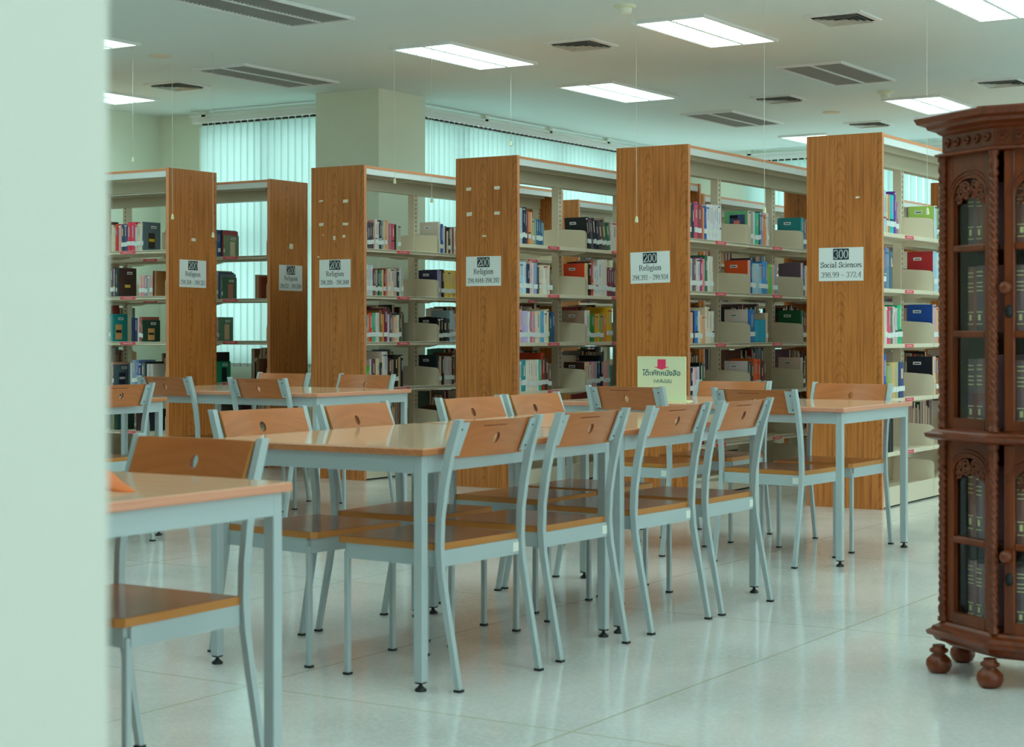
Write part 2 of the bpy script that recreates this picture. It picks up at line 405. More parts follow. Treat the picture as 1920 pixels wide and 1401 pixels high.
lights = [  # x, row, lit, label
 (-5.43, 5, 1, 'lit ceiling panel light above the shelf end marked 294.392'),
 (-7.45, 5, 1, 'lit ceiling panel light right of the two dark panels at upper left'),
 (-7.45, 6, 1, 'lit ceiling panel light above the long closed blind'),
 (-7.45, 4, 0, 'unlit ceiling light panel cut by the top edge of the photo'),
 (-9.4, 5, 0, 'unlit ceiling light panel left above the square column'),
 (-5.43, 6, 0, 'unlit ceiling light panel above the shelf end marked 398.99'),
 (-7.45, 7, 0, 'unlit ceiling light panel, farthest of the dark ones'),
 (-5.43, 7, 1, 'lit ceiling panel light just above the carved cabinet top'),
 (-7.45, 8, 1, 'farthest lit ceiling panel light, half hidden behind the 398.99 shelf end'),
 (-3.43, 5, 1, 'lit ceiling panel light cut off at the upper right corner'),
 (-9.4, 4, 1, 'lit ceiling panel light, upper of two beside the near left wall'),
 (-11.45, 5, 1, 'lit ceiling panel light, lower of two beside the near left wall'),
 (-3.43, 6, 1, None), (-3.43, 7, 1, None), (-1.41, 6, 1, None), (-1.41, 7, 1, None), (-3.43, 8, 1, None), (-5.43, 8, 1, None), (-1.41, 8, 1, None), (-5.43, 4, 1, None), (-3.43, 4, 1, None), (-1.41, 4, 1, None), (-1.41, 5, 1, None),  # unlabelled panels are out of view, added to brighten the hall
 (-7.45, 3, 1, None), (-5.43, 3, 1, None), (-3.43, 3, 1, None), (-1.41, 3, 1, None), (.6, 3, 1, None), (.6, 4, 1, None),
 (-5.43, 2, 1, None), (-3.43, 2, 1, None), (-1.41, 2, 1, None), (.6, 2, 1, None),
 (-3.43, 1, 1, None), (-1.41, 1, 0, None), (.6, 1, 1, None), (.6, 0, 1, None), (-9.4, 3, 1, None), (-11.45, 4, 1, None)]
seen = {}
for x, r_, lit, lb in lights:
    src = TL if lit else TU
    o = src if not seen.get(lit) else copy_tree(src)
    seen[lit] = 1
    o.location = (x, YR[r_], CEIL)
    tag(o, lb or 'added ceiling panel light out of view, brightening the hall', 'ceiling light', 'recessed ceiling lights')
def vent():
    r = ob('air_vent', None)
    f = MB()
    a = .2
    for i, (s0, s1, z) in enumerate([(.2, .165, 0), (.155, .135, -.012), (.12, .10, -.018), (.085, .065, -.022), (.05, .0, -.026)]):
        z0 = -.012 - i * .003
        vo = [(-s0, -s0), (s0, -s0), (s0, s0), (-s0, s0)]; vi = [(-s1, -s1), (s1, -s1), (s1, s1), (-s1, s1)]
        zo, zi = (-.012, -.014) if i == 0 else (-.026, -.010)
        vs = [(x, y, zo) for x, y in vo] + [(x, y, zi) for x, y in vi]
        f.add(vs, [(j, 4 + j, 4 + (j + 1) % 4, (j + 1) % 4) for j in range(4)], M_WHITE if i == 0 else mat('8ca094', .5))
    f.box(-.2, .2, -.2, -.198, -.012, 0, M_WHITE).box(-.2, .2, .198, .2, -.012, 0, M_WHITE).box(-.2, -.198, -.198, .198, -.012, 0, M_WHITE).box(.198, .2, -.198, .198, -.012, 0, M_WHITE)
    f.obj('louvre', r)
    MB().box(-.19, .19, -.19, .19, -.004, -.002, mat('202c2c', .8)).obj('duct_opening', r)
    return r
V0 = vent(); first = True
for x, y, lb in [(-6.45, 11.06, 'square air vent between two lit ceiling panels'), (-4.44, 11.07, 'square air vent nearest the upper right corner'),
                 (-10.42, 11.07, 'square air vent on the ceiling at far left'), (-6.46, 14.6, 'square air vent above the shelf end marked 294.392 at mid ceiling'),
                 (-6.48, 16.86, 'farthest square air vent, above the 398.99 shelf end'), (-4.46, 14.65, 'square air vent at the right edge above the cabinet')]:
    o = V0 if first else copy_tree(V0); first = False
    o.location = (x, y, CEIL); tag(o, lb, 'air vent', 'ceiling air vents')
for (x, y), lb in [((-9.42, 9.82), 'flat round ceiling speaker at upper left'), ((-6.45, 15.79), 'flat round ceiling speaker above the right stacks')]:
    tag(MB().lathe([(.085, 0), (.085, -.006), (.07, -.012), (.0, -.013)], mat('a8b49c', .6), 24).obj('ceiling_speaker', None, (x, y, CEIL)), lb, 'ceiling speaker', 'round ceiling speakers')
for (x, y), lb in [((-5.453, 9.91), 'round smoke detector at the top edge of the photo'), ((-5.505, 14.706), 'round smoke detector beside the lit panel above the cabinet')]:
    r = thing('smoke_detector', lb, 'smoke detector', (x, y, CEIL), 0, 'smoke detectors')
    MB().lathe([(.07, 0), (.07, -.012), (.055, -.02), (.0, -.02)], mat('b8c4a4', .5), 20).obj('base', r)
    MB().lathe([(.045, -.02), (.042, -.045), (.03, -.055), (.0, -.056)], mat('c4ccb0', .5), 20).obj('sensor_head', r)
M_CORD = mat('b8c4b4', .6)
for i, (px, d, yt, lb) in enumerate([(739.5, 12.8, 340, 'thin pull cord in front of the square column'), (958, 13.9, 270, 'short pull cord with tassel against the long blind'),
      (1193, 11.5, 412, 'pull cord hanging down the 294.392 shelf end'), (1433, 10.9, 395, 'long pull cord left of the 398.99 shelf end'),
      (1738, 10.6, 397, 'pull cord hanging beside the carved cabinet'), (323, 13.1, 407, 'pull cord along the left edge of the 294.304 shelf end'),
      (399, 13.2, 441, 'pull cord along the right edge of the 294.304 shelf end'), (249, 13.0, 300, 'pull cord beside the near left wall'),
      (809, 12.7, 375, 'pull cord in front of the 294.3185 stack opening')]):
    x, y = pt(px, d); zb = zat(yt, d)
    r = thing('pull_cord', lb, 'pull cord', (x, y, CEIL), 0, 'pull cords hanging from the ceiling')
    MB().tube([(0, 0, 0), (0, 0, (zb - CEIL) / 2), (.003, 0, zb - CEIL)], .0016, M_CORD, 5).obj('cord', r)
    MB().lathe([(.004, .022), (.007, .018), (.012, -.012), (.010, -.018), (0, -.019)], mat('d8c8a0', .4), 10).obj('tassel', r, (0.003, 0, zb - CEIL))

# ------------------------------------------------------------------ lettering (serif strokes drawn as flat printed shapes)
def arc(cx, cy, rx, ry, a0, a1, n=12): return [(cx + rx * math.cos(math.radians(a0 + (a1 - a0) * i / n)), cy + ry * math.sin(math.radians(a0 + (a1 - a0) * i / n))) for i in range(n + 1)]
G = {
 '0': (.56, [arc(.28, .5, .2, .46, 0, 360, 20)]),
 '1': (.46, [[(.23, 0), (.23, 1), (.08, .84)], [(.08, 0), (.38, 0)]]),
 '2': (.56, [arc(.27, .72, .19, .26, 170, -20, 10) + [(.08, .04), (.5, .04)], [(.5, .04), (.5, .16)]]),
 '3': (.56, [arc(.26, .75, .18, .22, 160, -90, 10), arc(.26, .27, .2, .26, 90, -160, 12)]),
 '4': (.56, [[(.38, 0), (.38, .98), (.05, .28), (.52, .28)], [(.26, 0), (.48, 0)]]),
 '5': (.56, [[(.46, .96), (.14, .96), (.12, .54)] + arc(.27, .3, .2, .3, 125, -150, 12)]),
 '6': (.56, [arc(.3, .5, .22, .46, 60, 200, 10), arc(.28, .29, .19, .28, 0, 360, 16)]),
 '7': (.56, [[(.08, .82), (.08, .96), (.5, .96), (.22, 0)]]),
 '8': (.56, [arc(.28, .74, .16, .22, 0, 360, 14), arc(.28, .27, .2, .26, 0, 360, 16)]),
 '9': (.56, [arc(.27, .7, .19, .27, 0, 360, 16), arc(.25, .5, .22, .46, 30, -120, 10)]),
 '.': (.26, [[(.1, .02), (.15, .09)], [(.13, 0), (.13, .1)]]),
 '-': (.5, [[(.1, .4), (.4, .4)], [(.1, .44), (.4, .44)]]),
 'R': (.78, [[(.18, 0), (.18, 1)], [(.06, 0), (.3, 0)], [(.06, .98), (.35, .98)] + arc(.36, .74, .2, .24, 90, -90, 8) + [(.18, .5)], [(.38, .5), (.66, .02), (.76, .02)]]),
 'e': (.5, [[(.07, .36), (.42, .36)] + arc(.25, .34, .18, .32, 5, 310, 14)]),
 'l': (.34, [[(.17, 0), (.17, 1.05), (.07, 1.0)], [(.05, 0), (.29, 0)]]),
 'i': (.34, [[(.17, 0), (.17, .66), (.07, .62)], [(.05, 0), (.29, 0)], [(.16, .9), (.18, .99)]]),
 'g': (.52, [arc(.24, .44, .15, .21, 0, 360, 14), [(.36, .6), (.48, .64)], [(.15, .24), (.14, .1), (.4, .04)] + arc(.25, -.12, .19, .15, 40, -220, 12)]),
 'o': (.54, [arc(.27, .33, .19, .32, 0, 360, 16)]),
 'n': (.6, [[(.17, 0), (.17, .66), (.07, .62)], [(.05, 0), (.28, 0)], arc(.32, .44, .14, .22, 160, 0, 8) + [(.46, 0)], [(.36, 0), (.57, 0)]]),
 'S': (.6, [arc(.3, .75, .2, .23, 30, 260, 10) + arc(.3, .26, .21, .26, 80, -150, 12), [(.5, .98), (.49, .74)], [(.08, 0), (.09, .26)]]),
 'c': (.48, [arc(.26, .33, .18, .32, 50, 315, 14)]),
 'a': (.52, [[(.1, .52)] + arc(.23, .48, .14, .18, 140, 0, 6) + [(.37, .06), (.48, .02)], arc(.22, .17, .15, .17, 90, 330, 10), [(.22, .34), (.37, .38)]]),
 's': (.44, [arc(.22, .5, .14, .15, 30, 260, 8) + arc(.22, .17, .15, .17, 80, -150, 10)]),
 ' ': (.34, [])}
def draw_text(mb, txt, width, hgt, cx, cz, mt, yoff, wt=.13):
    """letters in the x-z plane (facing -y)"""
    tot = sum(G[c][0] for c in txt); k = width / tot; x = cx - width / 2
    for c in txt:
        adv, st = G[c]
        for pl in st:
            for (x0, y0), (x1, y1) in zip(pl, pl[1:]):
                dx, dy = (x1 - x0) * k, (y1 - y0) * hgt; l = math.hypot(dx, dy)
                if l < 1e-7: continue
                th = hgt * wt * (.42 + .58 * abs(dy) / l) / 2
                nx, nz = -dy / l * th, dx / l * th; ex, ez = dx / l * th * .4, dy / l * th * .4
                a = (x + x0 * k - ex, cz + y0 * hgt - ez); b_ = (x + x1 * k + ex, cz + y1 * hgt + ez)
                mb.add([(a[0] + nx, yoff, a[1] + nz), (a[0] - nx, yoff, a[1] - nz), (b_[0] - nx, yoff, b_[1] - nz), (b_[0] + nx, yoff, b_[1] + nz)], [(0, 1, 2, 3)], mt)
        x += adv * k
def paper_sign(parent, loc, rz, tilt, num, word, rng, txt, wk=1.0):
    """A4 landscape sheet; local x right, z up, facing local -y"""
    p = MB(); p.box(-.1485, .1485, 0, .0008, -.105, .105, M_PAPER)
    s_ = p.obj('paper_sign', parent, loc, Euler((0, tilt, rz)))
    tag(s_, txt)
    MB().box(-.052, .052, -.0008, -.0001, .028, .098, M_INK).obj('number_block', s_)
    t = MB(); draw_text(t, num, .098, .056, 0, .035, M_PAPER, -.0014, .15)
    draw_text(t, word, wk, .036 if len(word) < 10 else .033, 0, -.02, M_INK, -.0006, .14)
    draw_text(t, rng, .27, .034, 0, -.083, M_INK, -.0006, .105)
    t.fix = False
    t.obj('printed_text', s_)

# ------------------------------------------------------------------ library stacks
LV = [1.725, 1.375, 1.027, .682, .345, .11]
HT = 2.345; T = .03
def shelf_mesh(L, dep, base=False):
    """shelf of length L along local y, from centre x=0.03 to x=dep; sits at z=0"""
    m = MB()
    if base:
        m.box(.0, dep, .004, L - .004, -.018, 0, M_BEIGE); m.box(dep - .012, dep, .004, L - .004, -.1, .018, M_BEIGE, c=.002)
    else:
        m.box(.03, dep, .004, L - .004, -.012, 0, M_BEIGE)
        m.box(dep - .014, dep, .004, L - .004, -.024, .002, M_BEIGE, c=.002)
        m.box(.03, .036, .004, L - .004, -.03, 0, M_BEIGED)
    return m.mesh('shelf')
def plate_mesh(dep, hgt=.14):
    m = MB(); r = .035; pts = [(.03, -.045), (dep - .10, -.045)]
    pts += [(dep - .02, -.030), (dep, -.02), (dep, hgt - r)]
    pts += [(dep - r + r * math.cos(a), hgt - r + r * math.sin(a)) for a in (math.radians(q) for q in (0, 30, 60, 90))] + [(.03, hgt + .012)]
    M = Matrix(((1, 0, 0, 0), (0, 0, 1, 0), (0, 1, 0, 0), (0, 0, 0, 1)))
    m.prism(pts, -.0018, .0018, M_BEIGE, M); m.fix = True
    return m.mesh('side_plate')
_shelf = {}
def build_stack(name, label, ox, oy, rot, width, bays, bayL, detail=2, tags=True):
    """local frame: x across (0 = centre), y along the run from the near end; ROT turns it in place"""
    root = thing(name, label, 'bookshelf', (ox, oy, 0), rot, 'double-sided library stacks')
    hw = width / 2; L = bays * bayL + 2 * T
    for y0, nm in ((0, 'end_panel'), (L - T, 'end_panel')):
        m = MB(); m.box(-hw, hw, y0, y0 + T, 0, HT, M_WOOD)
        for sx in (-1, 1): m.box(sx * hw - .0015 if sx > 0 else -hw - .0005, sx * hw + .0005 if sx > 0 else -hw + .0015, y0 + .0003, y0 + T - .0003, .001, HT - .001, M_EDGE)
        m.obj(nm, root)
    m = MB(); m.box(-hw + .01, hw - .01, T, L - T, HT - .022, HT - .003, M_EDGE)
    m.obj('top_board', root)
    m = MB()
    for sx in (-1, 1):
        a, b_ = sorted((sx * (hw - .012), sx * (hw - .024)))
        m.box(a, b_, T, L - T, HT - .066, HT - .022, M_WHITE if detail else M_BEIGE)
        a, b_ = sorted((sx * .035, sx * (hw - .03)))
    m.box(-hw + .024, hw - .024, T, L - T, HT - .03, HT - .022, M_BEIGED)
    m.box(-.035, .035, T, L - T, HT - .155, HT - .03, M_BEIGED)
    for sx in (-1, 1):
        m.box(sx * .12 - .02, sx * .12 + .02, T + .1, L - T - .1, HT - .075, HT - .03, M_BEIGED)
    m.obj('canopy', root)
    ns = bays + 1
    for i in range(ns):
        y = T + i * bayL
        y0, y1 = (y, y + .03) if i == 0 else ((y - .03, y) if i == bays else (y - .028, y + .028))
        m = MB(); m.box(-.028, .028, y0, y1, .0, HT - .05, M_BEIGE)
        if detail > 1:
            for k in range(62):
                z = .14 + k * .0345
                for sx in (-1, 1):
                    a, b_ = sorted((sx * .028, sx * .0286))
                    m.box(a, b_, (y0 + y1) / 2 - .0045, (y0 + y1) / 2 + .0045, z, z + .017, mat('2c3028', .8))
        m.obj('post', root)
    key = (bayL, hw)
    if key not in _shelf: _shelf[key] = (shelf_mesh(bayL, hw - .004), shelf_mesh(bayL, hw - .004, True), plate_mesh(hw - .006))
    sm, sb, pm = _shelf[key]
    lm = MB().box(hw - .004, hw - .0025, -.08, .08, -.022, -.001, M_RED).box(hw - .0026, hw - .0022, -.05, .05, -.014, -.009, mat('d0a0a0', .6)).mesh('shelf_tag') if detail > 1 else None
    for sx in (1, -1):
        for bi in range(bays):
            for li, z in enumerate(LV):
                o = ob('shelf', sb if li == 5 else sm, root, (0, T + bi * bayL + (bayL if sx < 0 else 0), z), 0 if sx > 0 else math.pi)
                if detail > 0:
                    for yy in (.012, bayL - .012):
                        ob('side_plate', pm, o, (0, yy, 0))
                if detail > 1 and lm and li < 5:
                    ob('shelf_tag', lm, o, (0, .47 if sx > 0 else .5, 0))
    if detail > 0:
        m = MB()
        for sx in (1, -1):
            a, b_ = sorted((sx * (hw - .02), sx * (hw - .03)))
            m.box(a, b_, T, L - T, 0, .014, M_BLACK)  # black strip standing in for the shaded kick gap below the base shelf
        m.obj('plinth', root)
    return root
BL = .94
stacks = {
 'A': dict(ox=-9.32, oy=10.075, rot=math.pi / 2, w=.53, sg='294.304 to 294.312'),
 'B': dict(ox=-9.32, oy=11.22, rot=math.pi / 2, w=.48, sg='294.312 to 294.3184'),
 'C': dict(x=-7.94, y=10.42, w=.50), 'D': dict(x=-6.595, y=10.42, w=.52), 'E': dict(x=-5.255, y=10.41, w=.54), 'F': dict(x=-3.93, y=10.44, w=.50)}
SIGN = {'A': '294.304', 'B': '294.312', 'C': '294.3185', 'D': '294.4444', 'E': '294.392', 'F': '398.99'}
LABS = {'A': 'oak-ended library stack marked 294.304, leftmost, nearest the left wall', 'B': 'oak-ended library stack marked 294.312, standing in front of the narrow window',
 'C': 'oak-ended library stack marked 294.3185, in front of the square column', 'D': 'oak-ended library stack marked 294.4444, in the middle of the row',
 'E': 'oak-ended library stack marked 294.392 with a pull cord before it', 'F': 'oak-ended library stack marked 300 Social Sciences, nearest the cabinet'}
ROOT = {}
for k_, s_ in stacks.items():
    if k_ in 'AB': ROOT[k_] = build_stack('library_stack', LABS[k_], s_['ox'], s_['oy'], s_['rot'], s_['w'], 3, .90)
    else: ROOT[k_] = build_stack('library_stack', LABS[k_], s_['x'] - s_['w'] / 2, s_['y'], 0, s_['w'], 3, BL)
far = [(-8.34, 'library stack behind the first row, seen right of the 294.3185 stack'), (-7.04, 'library stack behind the first row, seen through the 294.392 stack'),
       (-5.76, 'library stack behind the first row, its end seen left of the 398.99 stack'), (-4.44, 'library stack behind the first row, its end seen beside the cabinet')]
for x, lb in far: build_stack('library_stack', lb, x - .25, 14.25, 0, .5, 3, BL, detail=1)

# signs on the end panels
def panel_pt(k_, px, y):
    if k_ in 'AB':
        X = -9.32; Y, d = onplane_x(px, X); return X, Y, zat(y, d)
    Y = stacks[k_]['y']; X, d = onplane_y(px, Y); return X, Y, zat(y, d)
def world_to_local(root, p): return root.matrix_basis.inverted() @ Vector(p)
for k_, px, y, num, word, rng, wk, tilt in [('A', 361.5, 513.5, '200', 'Religion', '294.304 - 294.312', .17, .01), ('B', 545, 521.5, '200', 'Religion', '294.312 - 294.3184', .17, .005),
     ('C', 628, 513, '200', 'Religion', '294.3185 - 294.3444', .17, 0), ('D', 906.5, 508.5, '200', 'Religion', '294.4444-294.392', .17, .0),
     ('E', 1219, 501.5, '200', 'Religion', '294.392 - 299.934', .17, -.02), ('F', 1577, 495.5, '300', 'Social Sciences', '398.99 - 372.4', .275, -.0)]:
    root = ROOT[k_]; X, Y, Z = panel_pt(k_, px, y)
    p = world_to_local(root, (X, Y, Z)); loc = (p.x, -.0012, p.z)
    paper_sign(root, loc, 0, tilt, num, word, rng, 'white paper sign reading %s %s %s' % (num, word, rng), wk)
for k_, lst in {'C': [(602, 377, 9, 3), (648, 377, 11, 6), (602.5, 421, 10, 6), (648, 420, 12, 5), (627, 446, 5, 8), (645, 443, 6, 5), (606, 441, 3, 2), (597, 482, 5, 2)],
                'D': [(879, 354.5, 10, 6), (932, 352, 11, 6), (880, 401.5, 11, 7), (932, 399.5, 11, 6), (908, 442.5, 8, 3)],
                'A': [(363, 449.5, 7, 6)], 'B': [(546, 462, 7, 11)], 'F': [(1608, 370, 6, 3)]}.items():
    for px, y, wp, hp in lst:
        root = ROOT[k_]; p = world_to_local(root, panel_pt(k_, px, y)); sc = 12.6 / F / (CP if k_ not in 'AB' else SP)
        hw_ = wp * sc / 2; hh = hp * 12.6 / F / 2; an = R.uniform(-.1, .1)
        MB().prism([(-hw_, -hh), (hw_ * .8, -hh * 1.1), (hw_, hh * .9), (-hw_ * .9, hh)], 0, .0006, mat('b4c0a8', .6), Matrix(((1, 0, 0, 0), (0, 0, -1, 0), (0, 1, 0, 0), (0, 0, 0, 1)))).obj('tape_scrap', root, (p.x, -.0002, p.z), Euler((0, an, 0)))

